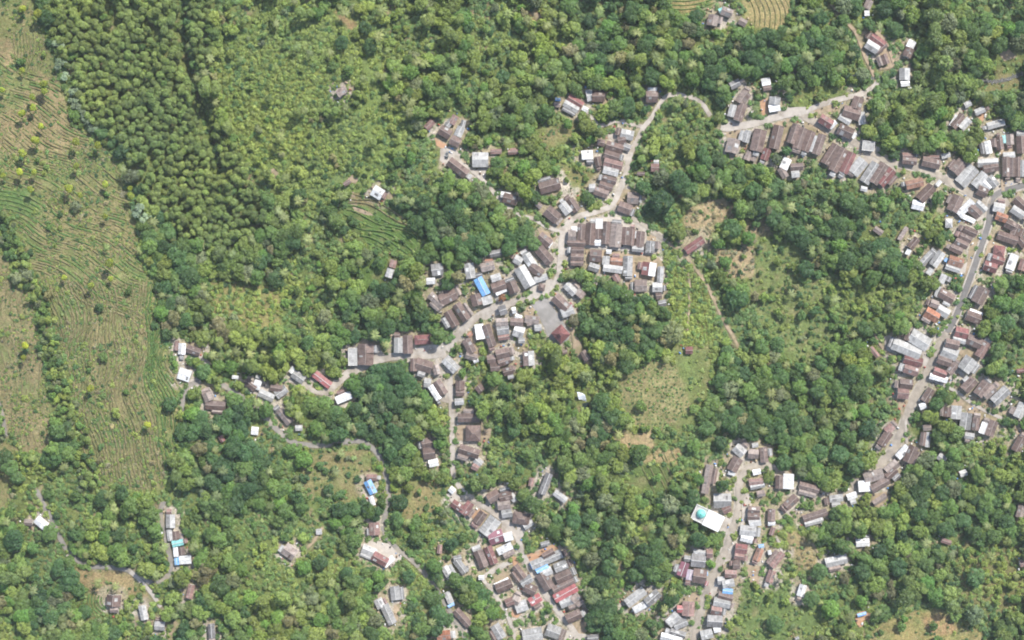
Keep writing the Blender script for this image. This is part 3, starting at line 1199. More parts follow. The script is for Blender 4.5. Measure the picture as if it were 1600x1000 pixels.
# low lean-tos along the sides of houses where there is room beside them
def _leantos():
    occ = np.zeros((RH, RW), bool); R_ = random.Random(5)
    for b in buildings:
        for r in [b] + b['wings']: raster(rect_of(r, -0.5), occ)
    raster([(1080, 803), (1090, 788), (1129, 810), (1116, 831)], occ)
    for c, w, pts in roads: raster(ribbon_poly(smooth_line(pts), w - 1), occ)
    for c, poly in yards:
        if c == 'k': raster(poly, occ)
    for b in buildings:
        (x1, y1), (x2, y2) = b['p'], b['q']; L = math.hypot(x2 - x1, y2 - y1)
        if b['wings'] or b['form'] != 'g' or L * b['w'] < 150 or R_.random() > 0.62: continue
        ux, uy = (x2 - x1) / L, (y2 - y1) / L
        opts = [(s, e) for s in (1, -1) for e in (0, 1)]; R_.shuffle(opts)
        for s, end in opts:
            dp = R_.uniform(5.5, 8.5); ln = (L if not end else b['w']) * R_.uniform(0.45, 0.95)
            if end: cx, cy, ax, ay = (x1 + x2) / 2 + s * ux * (L / 2 + dp / 2), (y1 + y2) / 2 + s * uy * (L / 2 + dp / 2), -uy, ux
            else: cx, cy, ax, ay = (x1 + x2) / 2 - s * uy * (b['w'] / 2 + dp / 2), (y1 + y2) / 2 + s * ux * (b['w'] / 2 + dp / 2), ux, uy
            k = R_.uniform(-.5, .5) * ((L if not end else b['w']) - ln); cx += ax * k; cy += ay * k
            w = dict(p=(cx - ax * ln / 2, cy - ay * ln / 2), q=(cx + ax * ln / 2, cy + ay * ln / 2), w=dp, col=R_.choice('gGPPbdp'), form='g', wings=[], c=(cx, cy))
            t = occ.copy() if False else None
            chk = [occ[cell(cx + ax * ln * a + ay * dp * c_, cy + ay * ln * a - ax * dp * c_)] for a in (-.42, -.2, 0., .2, .42) for c_ in (-.3, 0., .3)]
            ox, oy = (cx - (x1 + x2) / 2, cy - (y1 + y2) / 2); ol = math.hypot(ox, oy) or 1; ox /= ol; oy /= ol
            far = [occ[cell(cx + ox * (dp / 2 + g_) + ax * ln * a, cy + oy * (dp / 2 + g_) + ay * ln * a)] for a in (-.4, 0., .4) for g_ in (1.5, 4.0)]
            if sum(chk) <= 1 and not any(far):
                b['wings'].append(w); raster(rect_of(w, 0), occ); break
_leantos()

m_house = np.zeros((RH, RW), bool); m_road = m_house.copy(); m_sunny = m_house.copy(); m_yard = m_house.copy()
for b in buildings:
    for r in [b] + b['wings']: raster(rect_of(r, 0.5), m_house)
raster([(1080, 803), (1090, 788), (1129, 810), (1116, 831)], m_house)
road_lines = []
for c, w, pts in roads:
    sp = smooth_line(pts); road_lines.append((c, w, sp)); raster(ribbon_poly(sp, w if c != 'g' else w - 1), m_road)
    if c != 'g': raster(ribbon_poly(sp, w), m_sunny)
for c, poly in yards: raster(poly, m_yard)
zone_id = np.full((RH, RW), -1, int)
for i, z in enumerate(zones): raster(z[4], zone_id, i)

# ------------------------------------------------------------------ the land
fx = np.linspace(-345, 345, 691); fy = np.linspace(-230, 230, 461)
ext = np.array([380, 440, 560, 800, 1300, 2200, 3600, 6000.0])
gx = np.concatenate([-ext[::-1], fx, ext]); gy = np.concatenate([-ext[::-1] , fy, ext])
X, Y = np.meshgrid(gx, gy)
Z = H(X, Y)
px, py = PX(X, Y)
jx = (fbm(X / 7, Y / 7, 3) - 0.5) * 44; jy = (fbm(X / 7, Y / 7, 9) - 0.5) * 44
base = np.empty(X.shape + (3,))
big = fbm(X / 60, Y / 60, 21)[..., None]
base[:] = np.array([0.095, 0.130, 0.040]) * (1 - big) + np.array([0.145, 0.160, 0.055]) * big
speck = fbm(X / 5, Y / 5, 41)
base[speck > 0.68] = (0.20, 0.165, 0.095)
zi = zone_id[cell(px + jx * 0.5, py + jy * 0.5)]
zc = np.array([z[1] for z in zones])
zcol = zc[zi]
# grass and bare soil mottle the open ground: plots, tufts, worn spots with edges of their own
mot = fbm(X / 11, Y / 11, 51); mot2 = fbm(X / 4.5, Y / 4.5, 57)
zk_open = np.array([z[0] in ('terrace', 'drygrass', 'green', 'dots', 'paddy') for z in zones])[zi]
gmix = np.clip((mot - 0.52) * 5, 0, 1)[..., None]; tmix = np.clip((mot2 - 0.56) * 6, 0, 0.8)[..., None]
mott = zcol * (1 - 0.6 * gmix) + np.array([0.105, 0.150, 0.048]) * 0.6 * gmix
mott = mott * (1 - 0.6 * tmix) + np.array([0.225, 0.18, 0.10]) * 0.6 * tmix
zcol = np.where(zk_open[..., None], mott, zcol)
base = np.where((zi >= 0)[..., None], zcol, base)
m_big = np.zeros((RH, RW), bool)
for b in buildings:
    if math.dist(b['p'], b['q']) * b['w'] > 200: raster(rect_of(b, 0.5), m_big)
near = grow(m_big, 6)
nr = near[cell(px + jx * 0.25, py + jy * 0.25)]
mixn = fbm(X / 9, Y / 9, 77)[..., None]
yardc = np.where(mixn > 0.5, np.array([0.35, 0.31, 0.26]), np.array([0.265, 0.225, 0.155]))
base = np.where(nr[..., None], yardc, base)
nrd = grow(m_road, 1)[cell(px + jx * 0.15, py + jy * 0.15)]
base = np.where((nrd & ~nr)[..., None], np.array([0.20, 0.175, 0.11]), base)
b2 = base.copy()
b2[1:-1, 1:-1] = (base[1:-1, 1:-1] * 2 + base[:-2, 1:-1] + base[2:, 1:-1] + base[1:-1, :-2] + base[1:-1, 2:]) / 6
ny_, nx_ = X.shape
idx = np.arange(nx_ * ny_).reshape(ny_, nx_)
faces = np.stack([idx[:-1, :-1], idx[:-1, 1:], idx[1:, 1:], idx[1:, :-1]], -1).reshape(-1, 4)

def ground_mat():
    m, N, L = new_mat("hillside_soil_and_weeds")
    at = nd(N, "ShaderNodeAttribute", attribute_name="soil"); geo = nd(N, "ShaderNodeNewGeometry")
    n1 = nd(N, "ShaderNodeTexNoise", i_Scale=0.9, i_Detail=5.0, i_Roughness=0.7); L.new(geo.outputs["Position"], n1.inputs["Vector"])
    n2 = nd(N, "ShaderNodeTexNoise", i_Scale=0.16, i_Detail=4.0); L.new(geo.outputs["Position"], n2.inputs["Vector"])
    n3 = nd(N, "ShaderNodeTexNoise", i_Scale=0.33, i_Detail=4.0, i_Roughness=0.65); L.new(geo.outputs["Position"], n3.inputs["Vector"])
    f1 = ramp(N, L, n1.outputs["Fac"], 0.3, 0.7, 0.5, 1.5)
    f2 = ramp(N, L, n2.outputs["Fac"], 0.3, 0.7, 0.8, 1.2)
    mu = nd(N, "ShaderNodeMath", operation='MULTIPLY'); L.new(f1, mu.inputs[0]); L.new(f2, mu.inputs[1])
    w = mixc(N, L, 'MIX', ramp(N, L, n3.outputs["Fac"], 0.48, 0.64, 0, 0.5), at.outputs["Color"], (0.105, 0.145, 0.05))
    vm = nd(N, "ShaderNodeVectorMath", operation='SCALE'); L.new(w, vm.inputs[0]); L.new(mu.outputs[0], vm.inputs["Scale"])
    d = nd(N, "ShaderNodeBsdfDiffuse"); L.new(vm.outputs[0], d.inputs["Color"])
    b = nd(N, "ShaderNodeBump", i_Strength=0.9, i_Distance=0.5); L.new(n1.outputs["Fac"], b.inputs["Height"]); L.new(b.outputs[0], d.inputs["Normal"])
    out = nd(N, "ShaderNodeOutputMaterial"); L.new(d.outputs[0], out.inputs[0])
    return m
gme = mesh_np("ground", np.stack([X, Y, Z], -1).reshape(-1, 3), faces, [ground_mat()], smooth=True)
at = gme.color_attributes.new("soil", 'FLOAT_COLOR', 'POINT')
at.data.foreach_set("color", np.concatenate([b2.reshape(-1, 3), np.ones((nx_ * ny_, 1))], 1).astype(np.float32).ravel())
ground = tag(link("ground", gme), "green and tan hillside ground under the whole village", "ground", kind="structure")

# roads, lanes and verges as draped sheets
def ribbon(name, pts, w, mat, up, label, cat, kind="structure", across=2):
    V, F = [], []
    for i, (x, y) in enumerate(pts):
        x0, y0 = pts[max(0, i - 1)]; x1, y1 = pts[min(len(pts) - 1, i + 1)]
        l = math.hypot(x1 - x0, y1 - y0) or 1; nx, ny = -(y1 - y0) / l, (x1 - x0) / l
        for k in range(across + 1):
            ww = w * (1 + 0.16 * (vn1(x / 6.0 + k * 3, y / 6.0, 5) - 0.5))
            o = (k / across - 0.5) * ww
            a = W(x + nx * o, y + ny * o); V.append((a[0], a[1], a[2] + up))
    n = across + 1
    for i in range(len(pts) - 1):
        for k in range(across): F.append((i * n + k, i * n + k + 1, (i + 1) * n + k + 1, (i + 1) * n + k))
    me = mesh_py(name, V, F, [mat])
    return tag(link(name, me), label, cat, kind=kind)
RW_WORD = {'a': ('road', 'dark asphalt road'), 'b': ('road', 'worn concrete road'), 'c': ('lane', 'pale concrete lane'), 'd': ('dirt_track', 'bare earth track'), 'g': ('lane', 'old grey tarmac lane')}
for i, (c, w, sp) in enumerate(road_lines):
    if c in 'ab': ribbon("road_verge", sp, w + 5, GROUND['s'], 0.10 + 0.003 * i, "pale gravel verge along the village road", "verge")
    nm, wd = RW_WORD[c]
    ribbon(nm, smooth_line(sp[::2], 2.5) if len(sp) > 4 else sp, w, GROUND[c], 0.34 + 0.006 * i, wd + " winding between the village houses", "road")
# kerb line along the asphalt
a0 = road_lines[0]
for s in (-1, 1):
    off = []
    sp = a0[2]
    for i, (x, y) in enumerate(sp):
        x0, y0 = sp[max(0, i - 1)]; x1, y1 = sp[min(len(sp) - 1, i + 1)]
        l = math.hypot(x1 - x0, y1 - y0) or 1
        off.append((x - (y1 - y0) / l * s * (a0[1] / 2 + 1.2), y + (x1 - x0) / l * s * (a0[1] / 2 + 1.2)))
    ribbon("pavement", off, 2.2, GROUND['c'], 0.42 + 0.01 * s, "pale concrete pavement strip beside the asphalt road", "pavement")

# yards
def drape(poly, mat, up, name, label):
    bm = bmesh.new()
    vs_ = [bm.verts.new((x, y, 0)) for x, y in poly]
    bm.faces.new(vs_)
    xs = [p[0] for p in poly]; ys = [p[1] for p in poly]
    for ax, lo, hi in ((0, min(xs), max(xs)), (1, min(ys), max(ys))):
        t = lo + 8
        while t < hi:
            co = (t, 0, 0) if ax == 0 else (0, t, 0); no = (1, 0, 0) if ax == 0 else (0, 1, 0)
            bmesh.ops.bisect_plane(bm, geom=bm.verts[:] + bm.edges[:] + bm.faces[:], plane_co=co, plane_no=no, dist=1e-4)
            t += 8
    for v in bm.verts:
        j = 2.2 * (vn1(v.co.x / 5, v.co.y / 5, 3) - 0.5), 2.2 * (vn1(v.co.x / 5, v.co.y / 5, 8) - 0.5)
        a = W(v.co.x + j[0], v.co.y + j[1]); v.co = (a[0], a[1], a[2] + up)
    bmesh.ops.recalc_face_normals(bm, faces=bm.faces[:])
    if sum(f.normal.z for f in bm.faces) < 0:
        bmesh.ops.reverse_faces(bm, faces=bm.faces[:])
    me = bpy.data.meshes.new(name); bm.to_mesh(me); bm.free(); me.materials.append(mat)
    return tag(link(name, me), label, "yard", kind="structure")
YW = {'c': ("concrete_yard", "pale concrete yard between the houses"), 'k': ("paved_court", "large worn grey paved court in the village centre"),
      'd': ("earth_yard", "bare tan earth yard around the houses"), 'o': ("red_earth_yard", "reddish bare earth yard beside the houses")}
for i, (c, poly) in enumerate(yards):
    drape(poly, GROUND[c], 0.06 + 0.0025 * i, YW[c][0], YW[c][1])

# ------------------------------------------------------------------ terrace banks: one earth bank per crop row
M_BANK = plain_mat("grassy_bank", (0.105, 0.115, 0.045), vary=0.45, scale=0.8, alt=(0.17, 0.14, 0.075), stain=0.9)
M_BANKG = plain_mat("green_bank", (0.07, 0.125, 0.035), vary=0.4, scale=0.8, alt=(0.12, 0.13, 0.05), stain=0.8)
M_BANKD = plain_mat("dry_bank", (0.16, 0.14, 0.07), vary=0.4, scale=0.8, alt=(0.10, 0.12, 0.045), stain=0.8)
def bank(pts, mat, w=1.5, h=0.6):
    V, F = [], []
    n = len(pts)
    for i, (x, y) in enumerate(pts):
        x0, y0 = pts[max(0, i - 1)]; x1, y1 = pts[min(n - 1, i + 1)]
        l = math.hypot(x1 - x0, y1 - y0) or 1; nx, ny = -(y1 - y0) / l, (x1 - x0) / l
        k = (0.55 + 0.9 * random.random()) * min(1, (i + 1) / 3, (n - i) / 3)
        a = W(x, y); hw = w / 2 * (0.8 + 0.5 * random.random())
        V += [(a[0] - nx * hw, a[1] + ny * hw, a[2] - 0.1), (a[0] - nx * hw * 0.25, a[1] + ny * hw * 0.25, a[2] + h * k),
              (a[0] + nx * hw * 0.35, a[1] - ny * hw * 0.35, a[2] + h * k * 0.9), (a[0] + nx * hw, a[1] - ny * hw, a[2] - 0.1)]
    for i in range(n - 1):
        for k in range(3): F.append((i * 4 + k, i * 4 + k + 1, (i + 1) * 4 + k + 1, (i + 1) * 4 + k))
    link("terrace_bank", mesh_py("terrace_bank", V, F, [mat]), ground)
def split_rows(line, test, mat, w=1.5, h=0.6, least=5, gap=0.0):
    run = []
    for p in line:
        if test(p) and random.random() > gap: run.append(p)
        else:
            if len(run) >= least: bank(run, mat, w, h)
            run = []
    if len(run) >= least: bank(run, mat, w, h)
def in_zone(kinds, clear=True):
    def t(p):
        j, i = cell(p[0], p[1]); z = zone_id[j, i]
        return z >= 0 and zones[z][0] in kinds and not m_road[j, i]
    return t
# long curved rows of the big field
k = 0
for x0 in np.arange(86, 300, 5.2):
    x0 += random.uniform(-0.9, 0.9)
    line = []
    for y in np.arange(440, 768, 4.0):
        x = x0 + random.gauss(0, 0.55) + 9 * math.sin(y / 42 + x0 / 70) + 3.5 * math.sin(y / 17 + x0 / 31) + 0.10 * (y - 600) + 10 * math.exp(-((y - 560) / 40) ** 2) * math.sin(x0 / 26)
        line.append((x, y))
    g = float(vnoise(np.array(x0 / 23.0), np.array(3.3), 4))
    split_rows(line, in_zone(('terrace', 'green')), [M_BANK, M_BANKD, M_BANKG][int(g * 2.99)], 1.25 + random.uniform(-.25, .35), random.uniform(0.7, 1.1), gap=0.055, least=3)
for x0 in np.arange(18, 72, 4.6):
    split_rows([(x0 + 3 * math.sin(y / 15 + x0 / 20) - 0.08 * (y - 80), y) for y in np.arange(50, 118, 4.0)], in_zone(('terrace',)), M_BANK, 1.2, 0.6, gap=0.02)
for k in range(9):     # green arcs by the left edge
    r = 22 + 7 * k
    split_rows([(-10 + (r + 28) * math.cos(a), 372 - r * 0.95 * math.sin(a)) for a in np.arange(0.1, 1.7, 0.07)], in_zone(('terrace', 'green')), M_BANKG, 1.4, 0.7, gap=0.02)
for y0 in np.arange(140, 450, 5.4):    # faint broken benches over the upper field
    line = [(x, y0 + 0.55 * (x - 100) + 6 * math.sin(x / 19 + y0 / 23)) for x in np.arange(0, 230, 3.5)]
    split_rows(line, in_zone(('terrace', 'bare', 'drygrass')), random.choice([M_BANKD, M_BANK, M_BANKG]), random.uniform(0.9, 1.6), random.uniform(0.4, 0.9), gap=0.17, least=3)
for x0 in np.arange(-10, 90, 9.0):
    split_rows([(x0 + 6 * math.sin(y / 30 + x0 / 20) + 0.12 * (y - 500), y) for y in np.arange(395, 700, 4.0)], in_zone(('drygrass',)), M_BANKD, 1.2, 0.4, gap=0.12, least=4)
for k in range(11):    # bright terraces above the middle of the village
    o = k * 8.5
    split_rows([(536 + t * 130 , 296 + o + 30 * t * t + 24 * t + 4 * math.sin(t * 9 + k) - 0.0 * o) for t in np.arange(0, 1.0, 0.03)], in_zone(('green', 'bare')), M_BANKG if k > 2 else M_BANKD, 1.4, 0.8, gap=0.03)
for k in range(6):
    o = k * 6.5
    split_rows([(1040 + t * 100, -4 + o + 10 * math.sin(t * 3 + 0.4) - 12 * t) for t in np.arange(0, 1, 0.04)], in_zone(('paddy', 'green')), M_BANKG, 1.0, 0.5)
for k in range(8):
    o = k * 8
    split_rows([(1168 + o + 14 * t + 5 * math.sin(t * 4), -6 + 56 * t) for t in np.arange(0, 1, 0.07)], in_zone(('paddy',)), M_BANK, 0.9, 0.45)
for k in range(7):
    r = 14 + 5 * k
    split_rows([(172 - r * math.cos(a), 938 + r * 0.9 * math.sin(a)) for a in np.arange(-0.5, 1.3, 0.09)], in_zone(('green', 'bare')), M_BANKG, 1.1, 0.5)
for x0 in np.arange(1000, 1075, 9):
    split_rows([(x0 + 0.5 * (y - 720), y + 5 * math.sin(x0)) for y in np.arange(705, 772, 4)], in_zone(('green', 'bare')), M_BANK, 1.2, 0.5, gap=0.08, least=4)

# ------------------------------------------------------------------ where things are, in words
PLACES = """
735 232|by the lane with the parked car
830 325|along the narrow lane above the loop road
905 160|at the end of the upper side lane
1018 148|on the bend of the uppermost lane
950 235|stacked beside the road above the loop
870 318|outside the loop road's upper left bend
985 310|at the junction just above the loop
925 358|inside the loop road
945 408|on the lower side of the loop lane
1040 430|at the lower right end of the loop lane
845 400|squeezed against the loop road's left side
805 435|in the crowded block above the central road
745 430|around the blue-roofed hall
690 425|in the garden left of the blue-roofed hall
715 475|above the central road's lower bend
885 475|beside the paved court
795 515|below the road beside the paved court
790 565|in the small group below the central road
665 535|around the white plaza at the fork
570 555|beside the lane left of the plaza
500 600|on the winding lane below the plaza
430 610|along the lane near the terraced field
300 575|at the edge of the terraced field
735 620|at the top of the straight lane
735 690|along the straight lane below the plaza
668 710|in the garden left of the straight lane
715 780|where the straight lane meets the lower village
785 790|at the upper end of the lower village
765 850|left of the lower village lane
855 890|in the dense block on the lower lane
820 930|between the two lower village lanes
840 985|at the bottom end of the lower lane
590 860|around the pale yard beyond the tarmac bend
575 765|beside the tarmac lane's last curve
450 860|down the footpath left of the tarmac lane
610 950|alone in the lower forest
700 900|on the slope left of the lower village
712 965|beside the lane at the bottom edge
272 830|along the lower left road bend
225 975|around the dry lawn at lower left
55 815|in the trees at far lower left
600 300|beside the bright green terraces
535 145|in the yellow-green shrubland
610 420|in the grass below the bright terraces
1110 30|between the dry paddies at the top
1370 75|along the dirt track at upper right
1355 8|at the top of the dirt track
1150 170|at the upper road's left end
1190 220|below the upper road's left end
1210 155|above the stream-side road
1260 215|in the row below the upper road
1330 180|above the upper road
1320 255|in the row opposite the pale pavilion
1355 260|in the grey-roofed group on the upper road
1235 262|in the pair behind the upper row
1500 190|on the wooded slope at far right
1570 225|above the main junction
1430 260|on the upper road before the junction
1440 305|below the upper road before the junction
1520 270|beside the main junction
1505 320|in the corner below the main junction
1380 365|in the woods left of the asphalt road
1505 370|left of the asphalt road's top stretch
1575 345|right of the asphalt road's top stretch
1560 410|right of the asphalt road's middle stretch
1470 405|behind the orange-brown house by the asphalt road
1465 470|left of the asphalt road's lower stretch
1525 470|right of the asphalt road's lower stretch
1420 540|in the large grey group left of the road
1490 540|in the cluster right of the road's end
1410 610|in the pair on the concrete road
1450 625|right of the concrete road
1530 610|along the dirt lane at right
1505 655|below the dirt lane at right
1590 670|at the right edge below the dirt lane
1385 690|left of the concrete road's lower stretch
1410 730|right of the concrete road's lower stretch
1445 690|in the trees right of the concrete road
1365 755|at the concrete road's lower end
1300 775|in the line below the valley forest
1235 770|around the right end of the curved road
1215 810|in the gardens right of the mosque road
1175 715|above the curved road
1160 700|at the top of the curved road
1103 750|in the trees above the mosque
1130 785|next to the mosque
1175 800|across the road from the mosque
1155 860|lower down across from the mosque
1200 880|in the gardens below the curved road
1085 890|left of the road below the mosque
1135 920|right of the road below the mosque
1065 970|left of the road at the bottom edge
1110 985|right of the road at the bottom edge
1005 935|alone in the woods left of the mosque road
1300 880|alone in the lower right woods
1345 850|in the clearing of the lower right woods
1255 922|on the open grass at lower right
1345 965|on the orange clearing at lower right
1480 845|deep in the lower right woods
1590 800|at the right edge below the gardens
860 760|alone in the woods above the lower village
915 550|below the red pavilion
875 520|on the paved court itself
1075 548|in the open field below the dirt path
1085 380|where the dirt path starts
920 240|in the gardens above the loop road
860 292|in the dry garden above the loop road
1022 262|in the gardens right of the upper lane
"""
WILD = """
180 120|in the dense olive plantation
60 200|on the dry upper terraces
60 275|above the green field arcs
150 330|on the dry field below the plantation
190 610|among the long curved terrace rows
40 540|in the hedge below the left field
310 60|in the strip beside the plantation
420 150|in the yellow-green shrubland
620 70|in the upper middle forest
850 70|in the forest above the red-roofed group
1000 80|in the forest below the paddies
700 330|in the forest above the blue-roofed hall
300 430|in the woods between field and shrubland
480 340|in the woods left of the bright terraces
520 520|in the woods left of the plaza
550 650|in the woods below the winding lane
830 620|around the waterfall gully
980 500|in the dark woods right of the court
1150 380|around the straw-coloured clearing
1050 620|around the dotted dry field
1280 330|in the valley forest below the upper row
1240 560|in the valley forest by the light grass
1300 680|in the lower valley forest
1470 60|in the top right forest
1440 190|in the forest above the main junction
1560 470|in the forest right of the asphalt road
1560 800|in the forest at the right edge
1450 900|in the lower right forest
1260 980|by the lower right grassland
960 850|in the forest left of the mosque road
880 700|in the forest below the waterfall
400 800|in the forest left of the tarmac lane
450 960|in the forest at the bottom edge
330 880|in the forest right of the lower left road
90 950|in the lower left corner forest
150 820|in the forest inside the lower left bend
820 210|in the woods right of the parked car
1090 250|in the woods right of the upper lane
1430 960|on the dry grass at the bottom right
"""
def read_places(t):
    r = []
    for ln in t.strip().splitlines():
        a, b = ln.split('|'); x, y = a.split(); r.append((float(x), float(y), b))
    return r
PL = read_places(PLACES); WL = read_places(WILD)
def place_of(x, y, lst):
    return min(lst, key=lambda p: (p[0] - x) ** 2 + (p[1] - y) ** 2)[2]
ORD = ['first', 'second', 'third', 'fourth', 'fifth', 'sixth', 'seventh', 'eighth', 'ninth', 'tenth', 'eleventh', 'twelfth', 'thirteenth', 'fourteenth', 'fifteenth', 'sixteenth', 'seventeenth', 'eighteenth', 'nineteenth', 'twentieth']
def number_labels(items, size_first=True):
    """items: dicts with key 'desc', 'noun', 'place', 'x', 'y', 'size' -> sets 'label', each its own"""
    by = {}
    for it in items: by.setdefault((it['desc'], it['noun'], it['place']), []).append(it)
    for (d, n, p), g in by.items():
        if len(g) == 1: g[0]['label'] = f"{d} {n} {p}"; continue
        s = sorted(g, key=lambda i: -i['size'])
        if len(g) == 2 and s[0]['size'] > 1.12 * s[1]['size']:
            s[0]['label'] = f"larger {d} {n} {p}"; s[1]['label'] = f"smaller {d} {n} {p}"; continue
        dx = max(i['x'] for i in g) - min(i['x'] for i in g); dy = max(i['y'] for i in g) - min(i['y'] for i in g)
        ax = 'x' if dx >= dy else 'y'
        for k, it in enumerate(sorted(g, key=lambda i: i[ax])):
            side = "from the left" if ax == 'x' else "from the top"
            if len(g) == 2: it['label'] = f"{('left' if ax == 'x' else 'upper') if k == 0 else ('right' if ax == 'x' else 'lower')} {d} {n} of two {p}"
            else: it['label'] = f"{ORD[k]} {d} {n} {side} {p}"

# ------------------------------------------------------------------ houses
def slab(quad, th=0.09):
    q = [Vector(a) for a in quad]; n = (q[1] - q[0]).cross(q[3] - q[0]).normalized() * th
    if n.z < 0: n = -n
    V = [tuple(a) for a in q] + [tuple(a + n) for a in q]
    return V, [(3, 2, 1, 0), (4, 5, 6, 7), (0, 1, 5, 4), (1, 2, 6, 5), (2, 3, 7, 6), (3, 0, 4, 7)]
def box(x0, x1, y0, y1, z0, z1):
    V = [(x0, y0, z0), (x1, y0, z0), (x1, y1, z0), (x0, y1, z0), (x0, y0, z1), (x1, y0, z1), (x1, y1, z1), (x0, y1, z1)]
    return V, [(3, 2, 1, 0), (4, 5, 6, 7), (0, 1, 5, 4), (1, 2, 6, 5), (2, 3, 7, 6), (3, 0, 4, 7)]
def prism_wall(L, Wd, eave, rise, ins=0.45):
    x = L / 2 - ins * 0.7; y = Wd / 2 - ins
    r = eave + rise * (1 - 0) - 0.12; e = eave + rise * (ins / (Wd / 2)) - 0.12
    V = [(-x, -y, -2.5), (-x, y, -2.5), (-x, y, e), (-x, 0, r), (-x, -y, e), (x, -y, -2.5), (x, y, -2.5), (x, y, e), (x, 0, r), (x, -y, e)]
    F = [(0, 4, 3, 2, 1), (5, 6, 7, 8, 9), (0, 5, 9, 4), (1, 2, 7, 6), (2, 3, 8, 7), (3, 4, 9, 8)]
    return V, F
TILED = set('bPpqro')
def put(name, VF, mat, parent):
    return link(name, mesh_py(name, VF[0], VF[1], [mat]), parent)
def roof_parts(parent, L, Wd, eave, col, form, prefix=""):
    """walls and roof of one block, in the block's own frame (x along the ridge)"""
    ca = col[0]; cb = col[-1]  # the white-and-grey roof is all grey; sunlight on one slope is painted white
    rise = (0.27 if ca in TILED else 0.15) * Wd * random.uniform(0.9, 1.1)
    wm = M_WALL if random.random() < 0.6 else M_WALL2
    lx, ly = L / 2, Wd / 2
    if form == 'f':
        put(prefix + "wall", box(-lx + .1, lx - .1, -ly + .1, ly - .1, -2.5, eave + 0.3), wm, parent)
        put(prefix + "roof", box(-lx + .28, lx - .28, -ly + .28, ly - .28, eave + 0.3, eave + 0.42), ROOF[ca], parent)
        for a in ((-lx, lx, -ly, -ly + .25), (-lx, lx, ly - .25, ly), (-lx, -lx + .25, -ly + .253, ly - .253), (lx - .25, lx, -ly + .253, ly - .253)):
            put(prefix + "parapet", box(*a, eave, eave + 0.75), M_PARAPET, parent)
        return eave + 0.42
    if form in 'hy':
        k = min(lx * 0.98, ly) if form == 'h' else lx
        put(prefix + "wall", box(-lx + .5, lx - .5, -ly + .5, ly - .5, -2.5, eave + rise * 0.12), wm, parent)
        if form == 'h': ex = lx; r0 = -ex + k * 0.9; r1 = ex - k * 0.9
        else: r0 = r1 = 0.0; rise *= 1.5
        e = eave; t = eave + rise
        c = [(-lx, -ly, e), (lx, -ly, e), (lx, ly, e), (-lx, ly, e)]; a = (r0, 0, t); b = (r1 + 0.02, 0, t)
        for quad in ((c[0], c[1], b, a), (c[2], c[3], a, b)): put(prefix + "roof_slope", slab(quad), ROOF[ca], parent)
        for tri in ((c[1], c[2], b), (c[3], c[0], a)):
            V = [tri[0], tri[1], tri[2]] + [(p[0], p[1], p[2] + .09) for p in tri]
            put(prefix + "roof_slope", (V, [(2, 1, 0), (3, 4, 5), (0, 1, 4, 3), (1, 2, 5, 4), (2, 0, 3, 5)]), ROOF[ca], parent)
        put(prefix + "ridge_cap", box(r0 - .15, r1 + .17, -.16, .16, t + .02, t + .2), M_RIDGE if ca in TILED else M_RIDGE2, parent)
        if form == 'y': put(prefix + "finial", box(-.9, .9, -.9, .9, t - .55, t + .45), ROOF[ca], parent)
        return t
    put(prefix + "wall", prism_wall(L, Wd, eave, rise), wm, parent)
    t = eave + rise
    s1 = put(prefix + "roof_slope", slab([(-lx, 0.0, t), (lx, 0.0, t), (lx, ly, eave), (-lx, ly, eave)]), ROOF[ca], parent)
    s2 = put(prefix + "roof_slope", slab([(-lx, -ly, eave), (lx, -ly, eave), (lx, 0.0, t), (-lx, 0.0, t)]), ROOF[cb], parent)
    put(prefix + "ridge_cap", box(-lx - .03, lx + .03, -.17, .17, t - .02, t + .17), M_RIDGE if ca in TILED else M_RIDGE2, parent)
    # mended or see-through sheets let into the slopes
    if not prefix and L > 6 and Wd > 4:
        for s, sl in ((1, s1), (-1, s2)):
            if random.random() < 0.55:
                pl = random.uniform(1.0, 2.6); pw = random.uniform(0.3, 0.7) * ly
                u = random.uniform(-lx + pl, lx - pl); v0 = random.uniform(0.1, 0.95 - pw / ly) * ly
                z = lambda v: t - rise * v / ly + 0.12
                c = random.choice('bPgG') if ca in TILED else random.choice('gGwd')
                put("roof_patch", slab([(u - pl / 2, s * v0, z(v0)), (u + pl / 2, s * v0, z(v0)), (u + pl / 2, s * (v0 + pw), z(v0 + pw)), (u - pl / 2, s * (v0 + pw), z(v0 + pw))][::(1 if s > 0 else -1)], 0.03), ROOF[c], sl)
    return t

